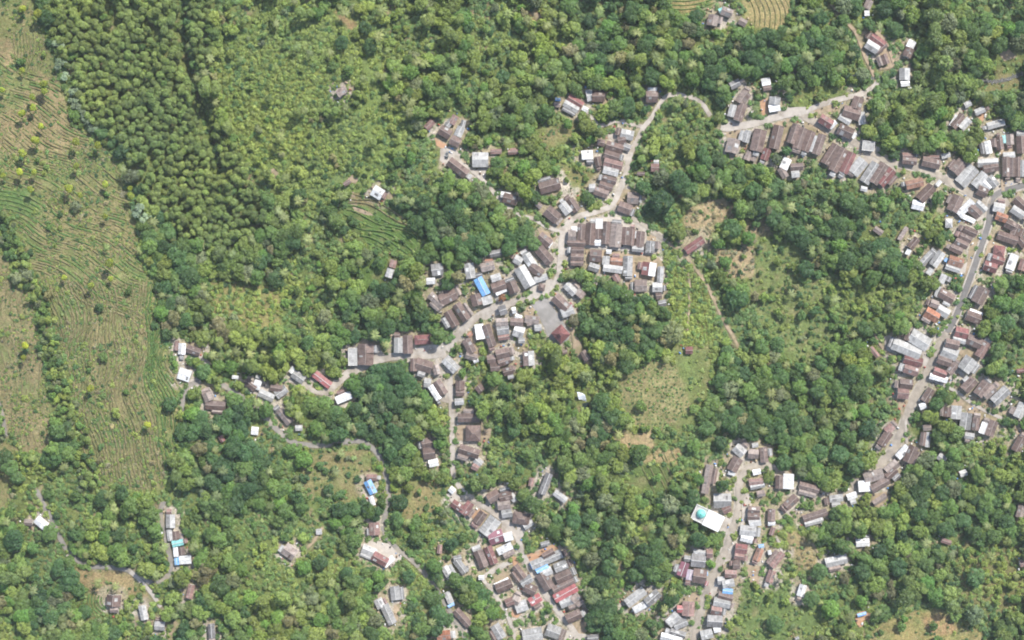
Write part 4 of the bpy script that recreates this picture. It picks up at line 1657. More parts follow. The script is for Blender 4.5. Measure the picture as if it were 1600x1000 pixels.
house_items = []
for b in buildings:
    if b['c'][0] < -8 or b['c'][0] > 1612 or b['c'][1] > 1010: continue
    L = math.hypot(b['q'][0] - b['p'][0], b['q'][1] - b['p'][1]) * S; Wd = b['w'] * S
    area = L * Wd
    small = area < 26
    eave = (2.3 if small else 2.9) + random.uniform(-0.15, 0.55)
    x, y, z = W(b['c'][0], b['c'][1], eave + 0.5)
    ang = math.atan2(-(b['q'][1] - b['p'][1]), b['q'][0] - b['p'][0])
    noun = "pavilion" if b['form'] == 'y' else ("shed" if small else "house")
    root = link(noun, None, None, (x, y, z + 0.1), ang)
    root.empty_display_size = 1.0
    roof_parts(root, L, Wd, eave, b['col'], b['form'])
    for k, w in enumerate(b['wings']):
        Lw = math.hypot(w['q'][0] - w['p'][0], w['q'][1] - w['p'][1]) * S
        we = eave - 0.25 - 0.17 * k - random.uniform(0, 0.2)
        wx, wy, wz = W(w['c'][0], w['c'][1], we)
        wa = math.atan2(-(w['q'][1] - w['p'][1]), w['q'][0] - w['p'][0])
        ca, sa = math.cos(-ang), math.sin(-ang); dx, dy = wx - x, wy - y
        # the wing's pieces are parts of the house: built in the wing's frame, then carried over
        tmp = bpy.data.objects.new("frame", None)
        before = len(root.children)
        kids0 = set(root.children)
        roof_parts(root, Lw, w['w'] * S, we, w['col'], w['form'] if w['form'] != 'g' else 'g', "wing_")
        for ch in set(root.children) - kids0:
            ch.location = (dx * ca - dy * sa, dx * sa + dy * ca, 0); ch.rotation_euler = (0, 0, wa - ang)
        bpy.data.objects.remove(tmp)
    roofform = {'f': 'flat-topped ', 'h': 'hip-roofed ', 'y': 'pyramid-roofed '}.get(b['form'], '')
    colw = ROOF_WORD[b['col'][0]] if len(b['col']) == 1 else ROOF_WORD[b['col'][1]].split()[0] + "-and-" + ROOF_WORD[b['col'][0]].split()[0] + " roofed"  # in the pale-and-white roof, white is sunlight put into the slope's colour
    if b['form'] == 'f': colw = colw.replace(" sheet-roofed", "").replace(" tiled", "")
    house_items.append(dict(o=root, desc=roofform + colw, noun=noun, place=place_of(*b['c'], PL), x=b['c'][0], y=b['c'][1], size=area))
number_labels(house_items)
for it in house_items:
    tag(it['o'], it['label'], it['noun'], {"house": "village houses", "shed": "small sheds of the village"}.get(it['noun']))

# the mosque: white flat hall, lower front hall with a turquoise dome behind a parapet
M_WHITE = plain_mat("white_paint", (0.60, 0.60, 0.59), vary=0.08, scale=0.4)
M_DOME = plain_mat("turquoise_dome", (0.17, 0.50, 0.44), rough=0.4, vary=0.1, scale=0.6, spec=0.4)
mx, my, mz = W(1105, 809, 5)
ma = math.atan2(-(817.5 - 801.0), 1123 - 1088)
mosque = tag(link("mosque", None, None, (mx, my, mz), ma), "white flat-roofed mosque with a turquoise dome at the roadside", "mosque")
put("hall", box(-1.2, 9.6, -5.0, 5.0, -3, 5.6), M_WHITE, mosque)
put("hall_roof", box(-1.35, 9.75, -5.15, 5.15, 5.6, 5.8), M_WHITE, mosque)
put("prayer_hall", box(-9.2, -1.25, -4.6, 4.9, -3, 4.6), M_WHITE, mosque)
put("prayer_hall_roof", box(-8.95, -1.4, -4.35, 4.55, 4.6, 4.68), plain_mat("roof_screed", (0.36, 0.355, 0.34), vary=0.15, scale=0.5), mosque)
for a in ((-9.35, -1.3, -4.75, -4.4), (-9.35, -1.3, 4.6, 4.95), (-9.35, -9.0, -4.397, 4.597)):
    put("parapet", box(*a, 4.6, 5.3), M_WHITE, mosque)
V, F = [], []
R = 2.9; prof = [(R * 0.96, 0), (R * 0.98, 0.5), (R * 1.0, 0.8), (R * 0.97, 1.4), (R * 0.85, 2.1), (R * 0.62, 2.8), (R * 0.36, 3.3), (R * 0.12, 3.6), (0.12, 4.3), (0.03, 4.9)]
n = 28
for r_, z_ in prof:
    for k in range(n): V.append((r_ * math.cos(2 * math.pi * k / n), r_ * math.sin(2 * math.pi * k / n), z_))
for i in range(len(prof) - 1):
    for k in range(n): F.append((i * n + k, i * n + (k + 1) % n, (i + 1) * n + (k + 1) % n, (i + 1) * n + k))
dome = put("dome", (V, F), M_DOME, mosque); dome.location = (-4.6, 0.6, 4.6)
for p in dome.data.polygons: p.use_smooth = True
put("drum", box(-7.9, -1.5, -2.7, 3.9, 4.6, 4.85), plain_mat("drum_tiles", (0.42, 0.42, 0.40), vary=0.1), mosque)

# parked car on the concrete forecourt
cx, cy, cz = W(698.5, 242.5)
car = tag(link("parked_car", None, None, (cx, cy, cz + 0.32), math.radians(82)), "dark grey car parked on the pale concrete forecourt", "car")
M_CAR = plain_mat("car_paint", (0.13, 0.135, 0.13), rough=0.35, vary=0.05, spec=0.5)
M_GLASS = plain_mat("car_glass", (0.03, 0.035, 0.04), rough=0.15, vary=0.05, spec=0.6)
M_TYRE = plain_mat("tyre", (0.02, 0.02, 0.02))
def loft(secs):
    V = []; F = []
    for x, hw, z0, z1 in secs: V += [(x, -hw, z0), (x, hw, z0), (x, hw * 0.94, z1), (x, -hw * 0.94, z1)]
    for i in range(len(secs) - 1):
        for k in range(4): F.append((i * 4 + k, i * 4 + (k + 1) % 4, (i + 1) * 4 + (k + 1) % 4, (i + 1) * 4 + k))
    F += [(3, 2, 1, 0), tuple(len(V) - 4 + k for k in range(4))]
    return V, F
put("body", loft([(-2.25, 0.72, 0.4, 0.7), (-2.1, 0.84, 0.28, 0.92), (-1.0, 0.9, 0.25, 0.98), (0.9, 0.9, 0.25, 0.98), (1.9, 0.84, 0.28, 0.86), (2.25, 0.7, 0.4, 0.66)]), M_CAR, car)
put("windows", loft([(-1.9, 0.78, 0.95, 0.97), (-1.35, 0.76, 0.95, 1.45), (0.3, 0.76, 0.95, 1.47), (1.05, 0.78, 0.95, 0.99)]), M_GLASS, car)
put("car_roof", box(-1.3, 0.25, -0.68, 0.68, 1.475, 1.52), M_CAR, car)
for sx in (-1.35, 1.4):
    for sy in (-0.8, 0.8):
        V = []; F = []
        for k in range(14):
            a = 2 * math.pi * k / 14
            V += [(sx + 0.33 * math.cos(a), sy - 0.1, 0.33 + 0.33 * math.sin(a)), (sx + 0.33 * math.cos(a), sy + 0.1, 0.33 + 0.33 * math.sin(a))]
        for k in range(14): F.append((2 * k, 2 * k + 1, (2 * k + 3) % 28, (2 * k + 2) % 28))
        F += [tuple(range(0, 28, 2)), tuple(range(27, 0, -2))]
        put("wheel", (V, F), M_TYRE, car)

# stream bed with boulders at the upper right, and the white fall in the gully
M_WATER = plain_mat("stream_water", (0.085, 0.085, 0.075), rough=0.5, vary=0.35, scale=0.5, spec=0.2, alt=(0.14, 0.13, 0.11))
M_ROCK = plain_mat("pale_boulder", (0.20, 0.195, 0.185), vary=0.3, scale=0.9)
M_FOAM = plain_mat("falling_water", (0.82, 0.85, 0.90), rough=0.5, vary=0.12, scale=1.2, alt=(0.55, 0.62, 0.72), stain=0.6)
M_POOL = plain_mat("gully_pool", (0.016, 0.028, 0.026), rough=0.6, vary=0.2, spec=0.1)
streams = [[(1240, 112), (1256, 124), (1276, 130), (1296, 124), (1322, 122), (1346, 118), (1362, 122), (1376, 120)], [(1528, 124), (1545, 127), (1566, 126), (1584, 120), (1612, 108)]]
stream_mask = m_house.copy(); stream_mask[:] = False
for k, st in enumerate(streams):
    sp = smooth_line(st, 3); ribbon("stream", sp, 5, M_WATER, 0.15, ["grey rocky stream above the upper road", "grey stream at the right edge"][k], "stream")
    raster(ribbon_poly(sp, 5), stream_mask)
rv, rf = [], []
ico = [(0, 0, 1), (.9, 0, .3), (.3, .85, .3), (-.75, .5, .3), (-.75, -.5, .3), (.3, -.85, .3), (.7, .5, -.4), (-.3, .85, -.4), (-.9, 0, -.4), (-.3, -.85, -.4), (.7, -.5, -.4)]
icf = [(0, 1, 2), (0, 2, 3), (0, 3, 4), (0, 4, 5), (0, 5, 1), (1, 6, 2), (2, 6, 7), (2, 7, 3), (3, 7, 8), (3, 8, 4), (4, 8, 9), (4, 9, 5), (5, 9, 10), (5, 10, 1), (1, 10, 6)]
for st in streams:
    for p in smooth_line(st, 2.0):
        for _ in range(3):
            a = W(p[0] + random.gauss(0, 2.6), p[1] + random.gauss(0, 2.6)); r_ = random.uniform(0.2, 0.75) ** 1.3; n0 = len(rv)
            for v in ico: rv.append((a[0] + v[0] * r_ * random.uniform(.7, 1.2), a[1] + v[1] * r_ * random.uniform(.7, 1.2), a[2] + 0.2 + v[2] * r_ * 0.7))
            rf += [tuple(i + n0 for i in f) for f in icf]
tag(link("boulders", mesh_np("boulders", rv, rf, [M_ROCK])), "pale boulders strewn along the stream bed", "boulders", kind="stuff")
fall_poly = [(901, 617), (906, 613), (914, 617), (919, 625), (916, 629), (909, 626), (902, 625)]
pool_poly = [(910, 630), (919, 628), (921, 638), (919, 647), (914, 646), (911, 638)]
raster([(896, 606), (922, 606), (928, 622), (924, 648), (909, 648), (896, 630)], stream_mask)
V, F = [], []
for i in range(9):
    for k in range(7):
        u, t = i / 8, k / 6
        a = W(901.0 + 13 * u + 3 * t, 612 + 12 * t + 5 * u * u)
        V.append((a[0], a[1], a[2] + 5.0 - 3.2 * t ** 1.5 - 2.4 * u + random.uniform(-.15, .15)))
for i in range(8):
    for k in range(6): F.append((i * 7 + k, i * 7 + k + 1, (i + 1) * 7 + k + 1, (i + 1) * 7 + k))
tag(link("waterfall", mesh_py("waterfall", V, F, [M_FOAM])), "white water falling into the dark gully pool", "waterfall", kind="structure")
o = drape(pool_poly, M_POOL, 0.2, "pool", "dark pool below the white fall in the gully"); o["category"] = "pool"


# ------------------------------------------------------------------ plants
M_BARK = plain_mat("bark", (0.12, 0.095, 0.07), vary=0.3, scale=2.0)
SPEC = {   # colour, second colour
 'round':  ((0.112, 0.193, 0.044), (0.152, 0.216, 0.053)),
 'dark':   ((0.066, 0.132, 0.041), (0.097, 0.162, 0.049)),
 'light':  ((0.189, 0.256, 0.053), (0.226, 0.268, 0.064)),
 'olive':  ((0.163, 0.223, 0.055), (0.196, 0.241, 0.064)),
 'grey':   ((0.165, 0.206, 0.093), (0.215, 0.230, 0.117)),
 'dry':    ((0.210, 0.202, 0.083), (0.227, 0.202, 0.097)),
 'yellow': ((0.300, 0.330, 0.026), (0.265, 0.305, 0.034)),
 'bright': ((0.119, 0.226, 0.041), (0.149, 0.243, 0.051)),
 'silver': ((0.275, 0.335, 0.209), (0.221, 0.283, 0.169)),
 'rust':   ((0.331, 0.136, 0.054), (0.309, 0.153, 0.068)),
}
LEAF = {k: leaf_mat("leaf_" + k, a, b) for k, (a, b) in SPEC.items()}
PALM_LEAF = leaf_mat("palm_frond", (0.150, 0.190, 0.055), (0.200, 0.215, 0.075), trans=0.2)
BANANA_LEAF = leaf_mat("banana_leaf", (0.150, 0.205, 0.060), (0.185, 0.220, 0.075), value=0.6, trans=0.3)
SHRUB_LEAF = {k: leaf_mat("shrub_" + k, a, b, value=0.4) for k, (a, b) in {
    'green': ((0.121, 0.206, 0.055), (0.161, 0.226, 0.064)), 'yellow': ((0.222, 0.292, 0.065), (0.265, 0.306, 0.077)), 'dark': ((0.070, 0.139, 0.044), (0.102, 0.167, 0.055)), 'straw': ((0.331, 0.276, 0.140), (0.275, 0.253, 0.146))}.items()}

def leaf_quads(P, Nrm, size, r, aspect=1.5):
    """one diamond leaf spray per point, facing Nrm loosely"""
    n = len(P)
    a = r.normal(size=(n, 3)); t = a - (a * Nrm).sum(1, keepdims=True) * Nrm
    t /= np.linalg.norm(t, axis=1, keepdims=True) + 1e-9
    b = np.cross(Nrm, t)
    s = size * r.uniform(0.65, 1.35, (n, 1))
    V = np.stack([P - t * s * aspect * 0.5, P + b * s * 0.42 + Nrm * s * 0.10, P + t * s * aspect * 0.5 - Nrm * s * 0.12, P - b * s * 0.42 + Nrm * s * 0.10], 1).reshape(-1, 3)
    return V, np.arange(4 * n).reshape(n, 4)

def crown_geo(seed, R, height, leaves, size, lobes, flat=0.62, spread=0.72, tilt=0.45, lobe_r=0.46):
    """crown of leafy lobes whose middle stands at z = height"""
    r = np.random.default_rng(seed)
    th = r.uniform(0, 2 * np.pi, lobes); rad = np.sqrt(r.uniform(0.0, 1, lobes)) * spread
    zz = (1 - rad ** 2) * 0.75 * r.uniform(0.55, 1.15, lobes) - 0.15
    C = np.stack([rad * np.cos(th), rad * np.sin(th), zz], 1) * R
    C[:, 2] *= flat / 0.62
    LR = R * lobe_r * r.uniform(0.55, 1.25, lobes) * (1 - 0.25 * rad)
    LR = np.minimum(LR, R * 1.08 - np.linalg.norm(C[:, :2], axis=1))
    w = LR ** 2; w /= w.sum()
    k = r.choice(lobes, leaves, p=w)
    d = r.normal(size=(leaves, 3)); d[:, 2] = np.abs(d[:, 2]) * 1.0 - 0.35
    d /= np.linalg.norm(d, axis=1, keepdims=True)
    P = C[k] + d * (LR[k] * r.uniform(0.78, 1.08, leaves))[:, None] * np.array([1, 1, flat * 1.25])
    # drop leaves buried in another lobe
    q = np.array([1, 1, 1 / (flat * 1.25)])
    D = np.linalg.norm((P[:, None, :] - C[None]) * q, axis=2) / LR[None]
    P_ok = D.min(1) > 0.70
    P, d = P[P_ok], d[P_ok]
    nrm = d * 0.8 + np.array([0, 0, 0.55]) + r.normal(size=P.shape) * tilt
    nrm /= np.linalg.norm(nrm, axis=1, keepdims=True)
    P[:, 2] += height
    return leaf_quads(P, nrm, size, r)

def trunk_geo(seed, R, height):
    r = np.random.default_rng(seed + 500)
    V, F = [], []
    def limb(a, b, ra, rb, n=5):
        a = np.array(a, float); b = np.array(b, float); d = b - a; d /= np.linalg.norm(d) + 1e-9
        s = np.cross(d, [0.31, 0.17, 0.93]); s /= np.linalg.norm(s) + 1e-9; t = np.cross(d, s); n0 = len(V)
        for c, rr in ((a, ra), (b, rb)):
            for k in range(n): V.append(c + (s * math.cos(2 * math.pi * k / n) + t * math.sin(2 * math.pi * k / n)) * rr)
        for k in range(n): F.append((n0 + k, n0 + (k + 1) % n, n0 + n + (k + 1) % n, n0 + n + k))
    top = (r.normal() * 0.1 * R, r.normal() * 0.1 * R, height * 0.8)
    limb((0, 0, -0.8), top, 0.085 * R, 0.06 * R)
    for k in range(5):
        a = 2 * math.pi * (k + r.random() * 0.6) / 5
        limb(top, (math.cos(a) * R * 0.6, math.sin(a) * R * 0.6, height + R * 0.15), 0.045 * R, 0.015 * R)
    return np.array(V), np.array(F)

def palm_geo(seed, R, height, fronds=15, wide=0.09):
    r = np.random.default_rng(seed)
    V, F = [], []
    for k in range(fronds):
        a = 2 * math.pi * k / fronds + r.uniform(-.2, .2); up = r.uniform(0.1, 0.75); ln = R * r.uniform(0.85, 1.1)
        ca, sa = math.cos(a), math.sin(a); n0 = len(V); seg = 6
        for i in range(seg + 1):
            t = i / seg; d = ln * t; z = height + ln * (up * t - (up + 0.35) * t * t)
            w = wide * R * (math.sin(math.pi * min(1, t * 0.85 + 0.14)) ** 0.7) * (1 if i < seg else 0.15) + 0.03
            V += [(ca * d - sa * w, sa * d + ca * w, z - w * 0.5), (ca * d, sa * d, z), (ca * d + sa * w, sa * d - ca * w, z - w * 0.5)]
        for i in range(seg):
            q = n0 + 3 * i; F += [(q, q + 1, q + 4, q + 3), (q + 1, q + 2, q + 5, q + 4)]
    return np.array(V), np.array(F)

PROTO = {}    # kind -> list of (nominal R, crown mesh, trunk mesh, joined mesh)
def add_proto(kind, R, crown, trunk, mat):
    cm = mesh_np("crown_" + kind, crown[0], crown[1], [mat]); tm = mesh_np("trunk_" + kind, trunk[0], trunk[1], [M_BARK])
    V = np.concatenate([crown[0], trunk[0]]); F = np.concatenate([crown[1], trunk[1] + len(crown[0])])
    jm = mesh_np("plant_" + kind, V, F, [mat, M_BARK], np.concatenate([np.zeros(len(crown[1]), int), np.ones(len(trunk[1]), int)]))
    PROTO.setdefault(kind, []).append((R, cm, tm, jm))
sd = 100
for kind, shapes in {
    'round': ((2.6, 5.0, 620, .62, 9), (3.2, 6.0, 820, .66, 12), (4.6, 8.0, 1500, .72, 18)),
    'dark': ((2.8, 5.2, 700, .62, 10), (3.6, 6.4, 950, .66, 13), (5.2, 9.0, 1900, .74, 22)),
    'light': ((2.4, 4.6, 560, .62, 9), (3.0, 5.6, 740, .66, 11), (4.2, 7.2, 1300, .70, 16)),
    'olive': ((2.1, 6.6, 560, .56, 6), (2.5, 7.2, 680, .58, 8), (2.9, 7.8, 820, .60, 10)),
    'grey': ((2.6, 5.2, 420, .60, 10), (3.4, 6.4, 640, .64, 13), (4.6, 8.2, 1000, .7, 18)),
    'dry': ((2.6, 5.0, 430, .60, 10), (3.4, 6.4, 640, .64, 13)),
    'yellow': ((1.8, 7.6, 460, .5, 6), (2.1, 8.2, 540, .5, 7)),
    'bright': ((3.4, 6.4, 950, .64, 12), (4.4, 7.6, 1500, .7, 16)),
    'silver': ((2.2, 5.6, 380, .6, 8), (2.8, 6.4, 520, .6, 10)),
    'rust': ((2.2, 4.4, 420, .55, 8),)}.items():
    for R, h, nl, sz, lb in shapes:
        sd += 1
        h *= {'olive': 0.66, 'yellow': 0.9}.get(kind, 0.55)
        lr = 0.62 if kind in ('olive', 'yellow') else 0.46
        fl = 0.85 if kind in ('olive', 'yellow') else 0.62
        add_proto(kind, R, crown_geo(sd, R, h, int(nl * 1.6), sz * 0.92, int(lb * 1.5), flat=fl, lobe_r=lr * (1.0 if kind in ('olive', 'yellow') else 0.88), spread=0.5 if kind in ('olive', 'yellow') else 0.86), trunk_geo(sd, R, h), LEAF[kind])
for R, h in ((3.2, 8.0), (3.7, 9.5)):
    sd += 1
    a = palm_geo(sd, R, h); t = trunk_geo(sd, R * 0.5, h)
    # a palm has a bare stem: keep only the stem of the trunk
    stem = (t[0][:10] * np.array([1, 1, 1.25]), t[1][:5])
    add_proto('palm', R, a, stem, PALM_LEAF)
for k in range(3):
    sd += 1
    add_proto('banana', 1.5, palm_geo(sd, 1.5, 1.6, 8, 0.19), trunk_geo(sd, 0.9, 1.5), BANANA_LEAF)
for kind in ('green', 'yellow', 'dark', 'straw'):
    for k in range(3):
        sd += 1
        add_proto('shrub_' + kind, 1.0, crown_geo(sd, 1.0, 0.55, 210, .34, 8, flat=0.62, lobe_r=0.5, spread=0.75), trunk_geo(sd, 0.6, 0.5), SHRUB_LEAF[kind])

# ---- where plants may stand
solid = m_house | m_road | stream_mask
blocked_tree = grow(m_house, 4) | grow(m_sunny, 2) | grow(m_road, 1) | m_yard | stream_mask
blocked_shrub = grow(m_house, 2) | m_road | m_yard | stream_mask
tree_share = np.ones((RH, RW)); shrub_share = np.ones((RH, RW)); zkind = np.full((RH, RW), '', dtype=object)
for i, z in enumerate(zones):
    mk = zone_id == i; tree_share[mk] = z[2]; shrub_share[mk] = z[3]; zkind[mk] = z[0]
m_plant = np.zeros((RH, RW), bool)
raster([(62, -60), (282, -60), (278, 60), (296, 120), (308, 190), (330, 235), (348, 280), (380, 330), (398, 362), (360, 388), (322, 380), (290, 372), (262, 345), (230, 312), (208, 262), (184, 215), (140, 196), (112, 130), (84, 66)], m_plant)
raster([(336, 222), (368, 218), (384, 262), (412, 318), (424, 352), (404, 362), (384, 318), (352, 268)], m_plant)
raster([(292, -60), (330, -60), (328, 95), (312, 106), (296, 60)], m_plant)
gap_m = np.zeros((RH, RW), bool)
raster(ribbon_poly([(285, -60), (285, 20), (285, 60), (294, 100), (312, 160), (322, 200)], 11), gap_m)
raster(ribbon_poly([(322, 200), (334, 235), (352, 275), (378, 312), (392, 345)], 7), gap_m)
m_hedge = np.zeros((RH, RW), bool)
raster(ribbon_poly(smooth_line([(-10, 335), (14, 370), (34, 415), (52, 445), (66, 500), (78, 560), (92, 610), (112, 655), (128, 700), (142, 760)]), 30), m_hedge)
m_silver = np.zeros((RH, RW), bool)
raster(ribbon_poly([(92, 92), (108, 130), (118, 160), (132, 190), (150, 205)], 16), m_silver)

open_m = np.isin(zone_id, [i for i, z in enumerate(zones) if z[0] in ('terrace', 'bare', 'dots', 'straw', 'paddy', 'drygrass', 'crops') or z[2] <= 0.05])
def shades_lane(x, y):
    return m_sunny[cell(x - 3.0, y + 4.5)] or m_sunny[cell(x - 6.5, y + 8.5)] or m_sunny[cell(x - 10.0, y + 13.0)] or m_sunny[cell(x - 12.5, y + 16.5)]

trees = []      # [px, py, R, kind]
# trees that stand out one by one
HAND = """
@0 0 yellow 9
155 60 250 95 145 440 295 535 290 572 215 615 220 675 155 715 235 880 490 895 625 910 155 960 15 390 20 565 265 790
@0 250 yellow 9
25 100 135 80 220 80 205 185 490 40 445 180 510 220 665 155 820 178 830 225 665 355 705 645 695 740 405 735 580 785
@0 500 yellow 9
575 425 930 650 170 160 155 235
@0 0 silver 16
365 280 360 400 390 395 465 570 490 620 520 720 560 770 480 670
@0 250 grey 20
470 290 100 740 170 720
@0 250 dark 30
1150 690 935 480 1120 600 1190 740
@0 250 bright 26
1220 830 1010 960
@0 250 silver 22
915 360 870 320
@400 0 dark 22
680 175 540 270 720 290 1330 170 1540 480
@400 0 palm 20
770 240 790 75 560 90 880 490 1010 400 960 710
@800 0 palm 20
870 130 490 230 920 280 620 380 1000 460 190 520 740 360
@800 0 dark 24
490 120 830 310 750 50 1150 110 590 300 220 560
@800 0 dry 20
770 270 1100 280 1430 290
@1200 0 dark 26
500 60 330 120 800 180 540 330 840 870 280 660 1500 700 1290 440
@1200 0 bright 22
1500 180 1400 160 470 130
@400 250 palm 20
180 360 270 260 330 500 900 830 880 870
@400 250 dark 24
1000 400 1150 500 800 820 1340 520 270 220 1580 470
@400 250 bright 24
30 600 550 900 480 730
@400 250 rust 13
1535 862
@400 250 dry 20
1510 530 1310 490 90 560
@800 250 dark 34
1365 430 930 260 1050 140 700 820 1000 420 1400 870
@800 250 bright 22
1290 510 1480 490 1340 640 1180 50
@800 250 dark 22
20 480 60 540 770 690 560 840 640 920
@1200 250 dark 30
30 360 490 250 220 110 680 560 780 600 490 640 230 680 880 460
@800 500 grey 34
1000 80 
@800 500 dark 28
600 180 720 280 620 600 560 520 880 60 540 50 1310 390
@800 500 round 28
640 800 790 830 430 870 330 900 1480 450 1530 600 1560 400
@800 500 dry 22
430 770 510 720 760 110
@800 500 bright 18
1435 740 390 590
@1200 500 dark 28
330 260 230 640 440 840 540 900 130 560 1480 30 60 160 320 820
@1200 500 round 28
410 430 320 400 190 880 290 960 400 200 830 40
@400 500 bright 26
290 870 380 680 600 400
@400 500 dark 24
480 640 820 440 900 540 620 560 340 150 740 60
@0 500 dark 24
1060 520 60 920 30 860 1290 380 1270 320 110 980
@0 500 bright 24
1360 290 1440 300
@1200 750 bright 28
1050 720 390 810
@1200 750 dark 28
270 750 690 440 800 540 1110 300 320 580 940 210 1290 600 50 900
@1200 750 round 16
1175 855 1035 915 835 920
@1200 750 dry 20
870 460 760 650 680 710
@0 750 dark 30
440 600 400 790 420 650 330 860 260 170 1380 650 100 380
@0 750 bright 26
1510 560 950 930 1560 740 660 360
@0 750 palm 18
620 640 730 660
@400 750 bright 22
770 610 690 735 700 660 510 890 390 880 295 550 590 320 555 740
@400 750 dark 24
260 100 895 140 570 590 1150 860 1120 930 950 600 1220 400 520 190 400 520
@800 750 dark 28
910 420 480 920 600 800 620 280 780 580 560 640 130 150
@800 750 bright 20
510 290 380 180
@800 750 dry 22
460 780 1000 380
@800 750 palm 18
640 170 870 290 350 320 960 300 1000 700
"""
ox = oy = 0
for ln in HAND.strip().splitlines():
    t = ln.split()
    if t[0][0] == '@': ox, oy, kd, sz = float(t[0][1:]), float(t[1]), t[2], float(t[3])
    else:
        for i in range(0, len(t), 2):
            x, y = ox + float(t[i]) / 4, oy + float(t[i + 1]) / 4
            rp = sz / 2
            if kd != 'yellow' and (any(m_house[cell(x + dx * rp * 0.8, y + dy * rp * 0.8)] or m_road[cell(x + dx * rp * 0.8, y + dy * rp * 0.8)] for dx, dy in ((0, 0), (1, 0), (-1, 0), (0, 1), (0, -1))) or (shades_lane(x, y) and kd != 'rust')): continue
            trees.append([x, y, sz * S * 0.5 * random.uniform(0.88, 1.12), kd, True])
            if kd == 'yellow': trees[-1][2] *= random.uniform(0.9, 1.45)

# grid hash of accepted stems
G = {}
CELL = 16.0
def try_add(x, y, rpx, k=0.62):
    ci, cj = int(x // CELL), int(y // CELL)
    for a in (-2, -1, 0, 1, 2):
        for b in (-2, -1, 0, 1, 2):
            for (u, v, r2) in G.get((ci + a, cj + b), ()):
                if (u - x) ** 2 + (v - y) ** 2 < (k * (rpx + r2)) ** 2: return False
    G.setdefault((ci, cj), []).append((x, y, rpx))
    return True
trees = [t for t in trees if not stream_mask[cell(t[0], t[1])]]
for t in trees: G.setdefault((int(t[0] // CELL), int(t[1] // CELL)), []).append((t[0], t[1], t[2] / S))

# how bright and open the green is, place by place: x, y, reach, lift
TONES = [(430, 150, 120, .30), (500, 260, 70, .18), (640, 170, 80, .10), (880, 95, 90, .16), (560, 430, 60, .16), (395, 475, 70, .25), (1080, 480, 60, .2), (1010, 610, 90, .2),
         (300, 830, 90, .08), (480, 880, 90, .12), (1340, 470, 80, .10), (1190, 960, 80, .16), (1480, 860, 60, .05), (1550, 900, 70, .14), (1500, 110, 80, .10), (940, 790, 60, .12), (480, 40, 90, .14), (860, 270, 60, .12),
         (700, 345, 70, -.26), (960, 510, 60, -.28), (1290, 620, 95, -.12), (290, 410, 60, -.20), (60, 930, 60, -.12), (1260, 350, 90, -.16), (600, 560, 60, -.10), (340, 690, 70, -.22), (940, 850, 70, -.14), (1130, 650, 60, -.14),
         (1280, 80, 60, -.2), (800, 360, 60, -.14), (950, 60, 50, -.08), (1430, 830, 60, -.14), (1330, 930, 50, -.1), (720, 800, 50, -.1), (820, 600, 60, -.05), (600, 620, 60, -.1), (1420, 400, 50, -.1)]
def lift(x, y):
    return sum(a * np.exp(-((x - u) ** 2 + (y - w) ** 2) / (r * r)) for u, w, r, a in TONES)

mass = []      # (px, py, R, kind) for the woodland
# plantation: even rounded crowns almost touching
X0 = np.arange(40, 440, 8.2)
pl = []
for yy in np.arange(-50, 400, 7.6):
    for xx in X0: pl.append((xx + random.uniform(-3.4, 3.4) + (4.6 if int(yy / 7.6) % 2 else 0), yy + random.uniform(-3.2, 3.2)))
plantation = []
for x, y in pl:
    c = cell(x, y)
    if m_plant[c] and not gap_m[c] and not m_silver[c] and random.random() < 0.96 and vn1(x / 14, y / 14, 12) > 0.13:
        if try_add(x, y, 4.6, 0.52): plantation.append((x, y, random.choice([random.uniform(1.6, 2.4), random.uniform(2.2, 3.1)]), random.choice(['olive'] * 12 + ['round', 'light'])))
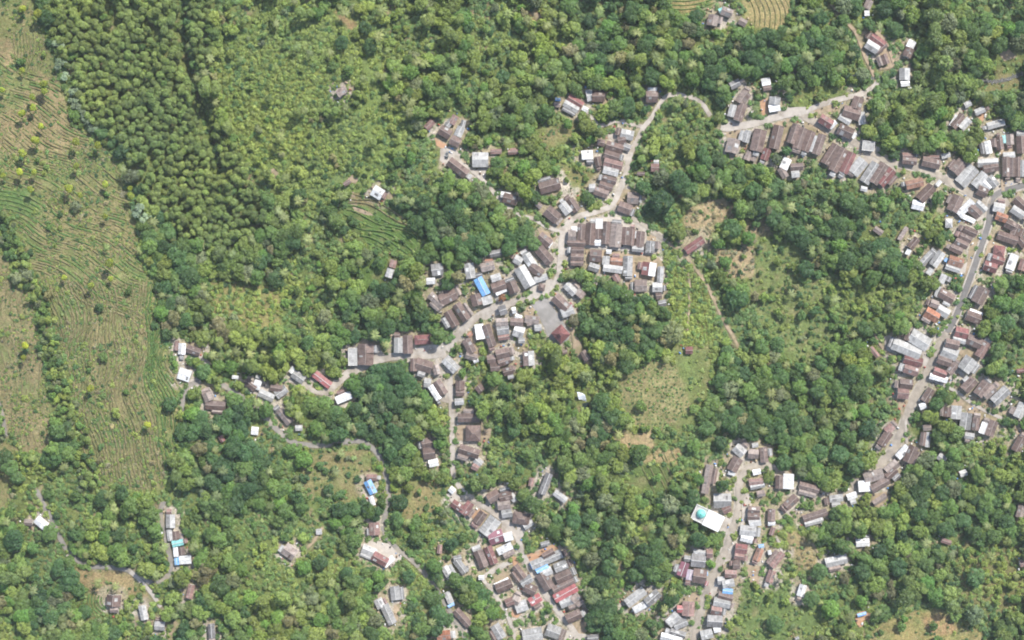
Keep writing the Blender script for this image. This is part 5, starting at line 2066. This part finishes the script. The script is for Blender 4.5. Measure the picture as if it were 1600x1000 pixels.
# mixed woodland, large crowns first
N = 60000
cx_ = rng.uniform(-60, 1660, N); cy_ = rng.uniform(-60, 1060, N)
u = rng.uniform(0, 1, N)
size = np.sort(1.7 + 3.9 * u ** 2.2)[::-1]      # crown radius in metres
tone = fbm(cx_ / 85, cy_ / 85, 61); wet = fbm(cx_ / 70, cy_ / 70, 91); rr = rng.uniform(0, 1, (N, 4)); LF = lift(cx_, cy_)
cx_ = cx_.tolist(); cy_ = cy_.tolist(); size = size.tolist(); LF = LF.tolist()
for i in range(N):
    x, y, R = cx_[i], cy_[i], size[i]
    c = cell(x, y)
    if blocked_tree[c] or m_plant[c] or gap_m[c]: continue
    ts = tree_share[c]
    hedge = m_hedge[c]
    if hedge: ts = max(ts, 0.8)
    elif ts > 0.9:
        lf = LF[i]
        ts = min(1.0, max(0.06, (wet[i] - 0.38 - lf * 0.6) * 7.0)) * (1.0 if R < 3.4 or wet[i] > 0.46 else 0.5)
    if rr[i, 0] > ts: continue
    # crowns keep off the roofs
    rp = R / S
    if any(m_house[cell(x + dx * rp * 0.95, y + dy * rp * 0.95)] for dx, dy in ((1, 0), (-1, 0), (0, 1), (0, -1))): continue
    if any(m_road[cell(x + dx * rp * 0.6, y + dy * rp * 0.6)] for dx, dy in ((1, 0), (-1, 0), (0, 1), (0, -1))): continue
    if any(m_sunny[cell(x + dx * rp * 0.95, y + dy * rp * 0.95)] for dx, dy in ((1, 0), (-1, 0), (0, 1), (0, -1))): continue
    if zkind[c] and R > 3.4: continue
    # lanes stay sunlit: fewer crowns on the side their shadow falls from
    if R > 1.6 and rr[i, 3] < 0.9 and shades_lane(x, y): continue
    if abs(x - 914) < 18 and abs(y - 604) < 16: continue
    if not zkind[c] and any(open_m[cell(x + dx * rp * 0.7, y + dy * rp * 0.7)] for dx, dy in ((1, 0), (-1, 0), (0, 1), (0, -1))): continue
    if m_yard[cell(x - rp * 0.5, y + rp * 0.6)] or m_yard[cell(x, y)]: continue
    if not try_add(x, y, rp, 0.46): continue
    q = rr[i, 1]; t = tone[i] + (rr[i, 2] - 0.5) * 0.35
    east = min(1, max(0, (x - 850) / 500))
    north_mid = math.exp(-(((x - 470) / 130) ** 2 + ((y - 150) / 140) ** 2))
    if hedge: kd = 'light' if q < 0.2 else ('olive' if q < 0.45 else ('grey' if q < .6 else ('round' if q < .8 else 'dark'))); R = min(R, 2.4)
    elif m_silver[c]: kd = 'silver' if q < 0.7 else 'grey'; R = min(R, 3.0)
    elif q < 0.075: kd = 'palm'; R = random.uniform(2.6, 4.2)
    elif q < 0.10: kd = 'dry'
    elif q > 0.955: kd = 'banana'; R = random.uniform(1.5, 2.5)
    elif q < 0.145: kd = 'grey'
    elif q < 0.185: kd = 'bright'
    else:
        s = t + LF[i] - 0.03 * east
        kd = 'dark' if s < 0.38 else ('round' if s < 0.56 else ('light' if s < 0.72 or rr[i, 3] < .5 else 'olive'))
    mass.append((x, y, R, kd))

# the rest of the largest crowns become trees of their own
vis = lambda t: 4 < t[0] < 1596 and 4 < t[1] < 996
own = [t for t in trees if vis(t)]
need = max(0, 296 - len(own))
cand = sorted([m for m in mass if vis(m)], key=lambda m: -m[2])[:need]
cs = set(cand)
own += [[m[0], m[1], m[2], m[3], False] for m in cand]
mass = [m for m in mass if m not in cs]

def pick(kind, R):
    L_ = PROTO[kind]
    j = min(range(len(L_)), key=lambda k: abs(math.log(L_[k][0] / R)) + random.uniform(0, 0.25))
    return j
TREE_WORD = {'round': 'mid-green broad', 'dark': 'dark green broad', 'light': 'yellow-green leafy', 'olive': 'olive green rounded', 'grey': 'grey-green thin-crowned', 'dry': 'tan dry-leaved',
             'yellow': 'bright yellow-green upright', 'bright': 'vivid green rounded', 'silver': 'pale silvery', 'palm': 'star-shaped', 'rust': 'rust-red'}
items = []
for x, y, R, kd, hand in own:
    j = pick(kd, R); R0, cm, tm, jm = PROTO[kd][j]; s = R / R0
    ax, ay, az = W(x, y, 5.0)
    noun = "palm_tree" if kd == 'palm' else "tree"
    o = link(noun, None, None, (ax, ay, az), random.uniform(0, 6.28)); o.scale = (s, s, s * random.uniform(0.9, 1.15))
    link("crown", cm, o); link("trunk", tm, o)
    near_h = min(((h['x'] - x) ** 2 + (h['y'] - y) ** 2, h['place']) for h in house_items)
    place = near_h[1] if near_h[0] < 26 ** 2 else place_of(x, y, WL)
    items.append(dict(o=o, desc=TREE_WORD[kd], noun=noun.replace('_', ' '), place=place, x=x, y=y, size=R * R))
number_labels(items)
for it in items:
    tag(it['o'], it['label'], it['noun'], "palms around the village" if 'palm' in it['noun'] else "trees that stand out of the woodland")

# ---- masses as instanced stuff
def scatter(name, pts, label, cat):
    """pts: (px, py, R, kind)"""
    protos = {}; co = []; pid = []; rot = []; scl = []
    for x, y, R, kd in pts:
        j = pick(kd, R); key = (kd, j)
        if key not in protos: protos[key] = len(protos)
        R0 = PROTO[kd][j][0]; s = R / R0
        co.append((x, y, R)); pid.append(protos[key]); rot.append((random.gauss(0, .06), random.gauss(0, .06), random.uniform(0, 6.28))); zs = random.uniform(0.4, 0.85) if kd.startswith('shrub') else random.uniform(0.8, 1.3); e_ = random.uniform(0.84, 1.2); scl.append((s * e_, s / e_, s * zs))
    co = np.array(co); co = WV(co[:, 0], co[:, 1], 1.0 + 1.0 * co[:, 2])
    me = bpy.data.meshes.new(name); me.vertices.add(len(co)); me.vertices.foreach_set("co", np.array(co, np.float32).ravel())
    a = me.attributes.new("pid", 'INT', 'POINT'); a.data.foreach_set("value", np.array(pid, np.int32))
    a = me.attributes.new("rot", 'FLOAT_VECTOR', 'POINT'); a.data.foreach_set("vector", np.array(rot, np.float32).ravel())
    a = me.attributes.new("scl", 'FLOAT_VECTOR', 'POINT'); a.data.foreach_set("vector", np.array(scl, np.float32).ravel())
    me.update()
    o = link(name, me)
    tree = bpy.data.node_groups.new(name + "_scatter", 'GeometryNodeTree')
    tree.interface.new_socket("Geometry", in_out='INPUT', socket_type='NodeSocketGeometry')
    tree.interface.new_socket("Geometry", in_out='OUTPUT', socket_type='NodeSocketGeometry')
    N, L = tree.nodes, tree.links
    gi = N.new("NodeGroupInput"); go = N.new("NodeGroupOutput"); jn = N.new("GeometryNodeJoinGeometry")
    m2p = N.new("GeometryNodeMeshToPoints"); L.new(gi.outputs[0], m2p.inputs[0])
    def attr(nm, ty):
        n = N.new("GeometryNodeInputNamedAttribute"); n.data_type = ty; n.inputs[0].default_value = nm; return n.outputs[0]
    apid, arot, ascl = attr("pid", 'INT'), attr("rot", 'FLOAT_VECTOR'), attr("scl", 'FLOAT_VECTOR')
    for (kd, j), k in protos.items():
        src = bpy.data.objects.new("plant_source", PROTO[kd][j][3])       # never linked: only a shape for the points to carry
        cmp_ = N.new("FunctionNodeCompare"); cmp_.data_type = 'INT'; cmp_.operation = 'EQUAL'
        L.new(apid, cmp_.inputs[2]); cmp_.inputs[3].default_value = k
        oi = N.new("GeometryNodeObjectInfo"); oi.inputs[0].default_value = src; oi.inputs[1].default_value = True
        ip = N.new("GeometryNodeInstanceOnPoints")
        L.new(m2p.outputs[0], ip.inputs["Points"]); L.new(cmp_.outputs[0], ip.inputs["Selection"]); L.new(oi.outputs["Geometry"], ip.inputs["Instance"])
        e2r = N.new("FunctionNodeEulerToRotation"); L.new(arot, e2r.inputs[0]); L.new(e2r.outputs[0], ip.inputs["Rotation"]); L.new(ascl, ip.inputs["Scale"])
        L.new(ip.outputs[0], jn.inputs[0])
    L.new(jn.outputs[0], go.inputs[0])
    md = o.modifiers.new("scatter", 'NODES'); md.node_group = tree
    return tag(o, label, cat, kind="stuff")
scatter("plantation", plantation, "even olive-green tree plantation covering the upper left slope", "plantation")
scatter("woodland", mass, "mixed green woodland filling the land around the houses", "woodland")

# undergrowth and field bushes
low = []
N = 62000
sx = rng.uniform(-50, 1650, N); sy = rng.uniform(-50, 1050, N); q = rng.uniform(0, 1, (N, 3)); tn = fbm(sx / 50, sy / 50, 131) + 0.6 * lift(sx, sy); sx = sx.tolist(); sy = sy.tolist()
for i in range(N):
    x, y = sx[i], sy[i]; c = cell(x, y)
    if blocked_shrub[c] or m_plant[c]: continue
    ss = shrub_share[c]; zk = zkind[c]
    if zk in ('terrace', 'bare', 'drygrass', 'paddy', 'dots'): ss *= 0.40
    if zk == 'straw': ss = 0.75
    if zk == 'green': ss *= 0.5; q[i, 1] *= 0.6
    if m_hedge[c]: ss = 1
    if q[i, 0] > ss: continue
    R = 0.9 + 1.3 * q[i, 1] ** 1.8
    kd = 'shrub_green' if tn[i] < 0.5 else ('shrub_yellow' if tn[i] > 0.6 else ('shrub_green' if q[i, 2] < .6 else 'shrub_yellow'))
    if q[i, 2] > 0.88: kd = 'shrub_dark'
    elif q[i, 2] > 0.74: kd = 'banana'; R = 0.9 + 0.9 * q[i, 1]
    if zk in ('shrub', 'crops'): kd = 'shrub_yellow' if q[i, 2] < 0.72 else ('shrub_green' if q[i, 2] < .93 else 'shrub_dark'); R *= 0.95
    if zk in ('terrace', 'bare', 'drygrass', 'dots'): R *= 0.62; kd = 'shrub_dark' if q[i, 2] < 0.45 else ('shrub_green' if q[i, 2] < 0.8 else 'shrub_yellow')
    if zk == 'straw': kd = 'shrub_straw' if q[i, 2] < .8 else 'shrub_green'; R *= 0.7
    low.append((x, y, R, kd))
# tufts and scrub over the open fields
tx = rng.uniform(-20, 300, 26000).tolist(); ty = rng.uniform(-20, 800, 26000).tolist()
for x, y in zip(tx, ty):
    c = cell(x, y)
    if zkind[c] not in ('terrace', 'bare', 'drygrass', 'green') or blocked_shrub[c]: continue
    d_ = vn1(x / 26, y / 26, 33) * 0.7 + vn1(x / 9, y / 9, 34) * 0.3
    if random.random() > (d_ - 0.30) * 1.9 * (0.35 if zkind[c] == 'bare' else 1.0): continue
    big_ = random.random() < 0.035
    low.append((x, y, random.uniform(1.1, 1.9) if big_ else random.uniform(0.35, 0.8), random.choice(['shrub_green', 'shrub_yellow', 'shrub_dark', 'shrub_straw', 'shrub_yellow'])))
# crop rows: dotted plants
for x0 in np.arange(1044, 1135, 6.0):
    for yy in np.arange(408, 605, 5.2):
        x, y = x0 + 0.10 * (yy - 420) + random.gauss(0, .7), yy + random.gauss(0, .7); c = cell(x, y)
        if zkind[c] == 'crops' and not blocked_shrub[c]: low.append((x, y, random.uniform(.8, 1.2), 'shrub_yellow'))
for x0 in np.arange(964, 1104, 6.4):
    for yy in np.arange(560, 670, 6.0):
        x, y = x0 + random.gauss(0, 1.4), yy + random.gauss(0, 1.4); c = cell(x, y)
        if zkind[c] == 'dots' and random.random() < .8: low.append((x, y, random.uniform(.45, .8), random.choice(['shrub_dark', 'shrub_green'])))
for x0 in np.arange(326, 548, 6.0):
    for yy in np.arange(66, 246, 5.6):
        x, y = x0 + random.gauss(0, 1.0), yy + random.gauss(0, 1.0); c = cell(x, y)
        if zkind[c] == 'shrub' and random.random() < .85: low.append((x, y, random.uniform(.8, 1.25), 'shrub_yellow'))
scatter("undergrowth", low, "low shrubs and crop plants covering the ground between trees", "undergrowth")

# ---- odds and ends lying about the yards: crates, drums, washing, firewood
CL = [plain_mat("clutter_" + n, c, vary=0.2) for n, c in (("white", (.6, .6, .58)), ("blue", (.12, .25, .5)), ("wood", (.2, .14, .09)), ("dark", (.06, .06, .06)), ("red", (.35, .09, .07)), ("tan", (.38, .3, .2)))]
cv, cf, ci = [], [], []
m_court = np.zeros((RH, RW), bool)
for c_, poly in yards:
    if c_ == 'k': raster(poly, m_court)
yard_ok = (grow(m_house, 4) | m_yard) & ~grow(m_house, 1) & ~m_road & ~m_court
jj, ii = np.nonzero(yard_ok)
for k in rng.choice(len(jj), 1500, replace=False):
    x = RX0 + RST * (ii[k] + random.random()); y = RY0 + RST * (jj[k] + random.random()); a = W(x, y); an = random.uniform(0, 3.14)
    sx_, sy_, sz_ = random.uniform(.2, .8), random.uniform(.15, .5), random.uniform(.3, 1.1); n0 = len(cv); ca, sa = math.cos(an), math.sin(an)
    Vb, Fb = box(-sx_, sx_, -sy_, sy_, 0.0, sz_ + 0.3)
    cv += [(a[0] + p[0] * ca - p[1] * sa, a[1] + p[0] * sa + p[1] * ca, a[2] + p[2]) for p in Vb]
    cf += [tuple(q_ + n0 for q_ in f) for f in Fb]; ci += [random.choice([0, 0, 0, 1, 2, 2, 3, 3, 4, 5, 5])] * 6
tag(link("yard_clutter", mesh_np("yard_clutter", cv, cf, CL, ci)), "small crates, drums and firewood lying about the yards", "clutter", kind="stuff")

# ------------------------------------------------------------------ the light tropical haze in the air
def haze():
    V, F = box(-6200, 6200, -6200, 6200, -40, CAM_Z + 12)
    m, N, L = new_mat("haze_air")
    pv = nd(N, "ShaderNodeVolumePrincipled"); pv.inputs["Color"].default_value = (0.86, 0.93, 1.0, 1); pv.inputs["Density"].default_value = HAZE; pv.inputs["Anisotropy"].default_value = 0.2
    out = nd(N, "ShaderNodeOutputMaterial"); L.new(pv.outputs[0], out.inputs["Volume"])
    o = put("haze", (V, F), m, None)
    tag(o, "thin bluish haze in the air over the whole valley", "haze", kind="stuff")
HAZE = 0.00006
haze()
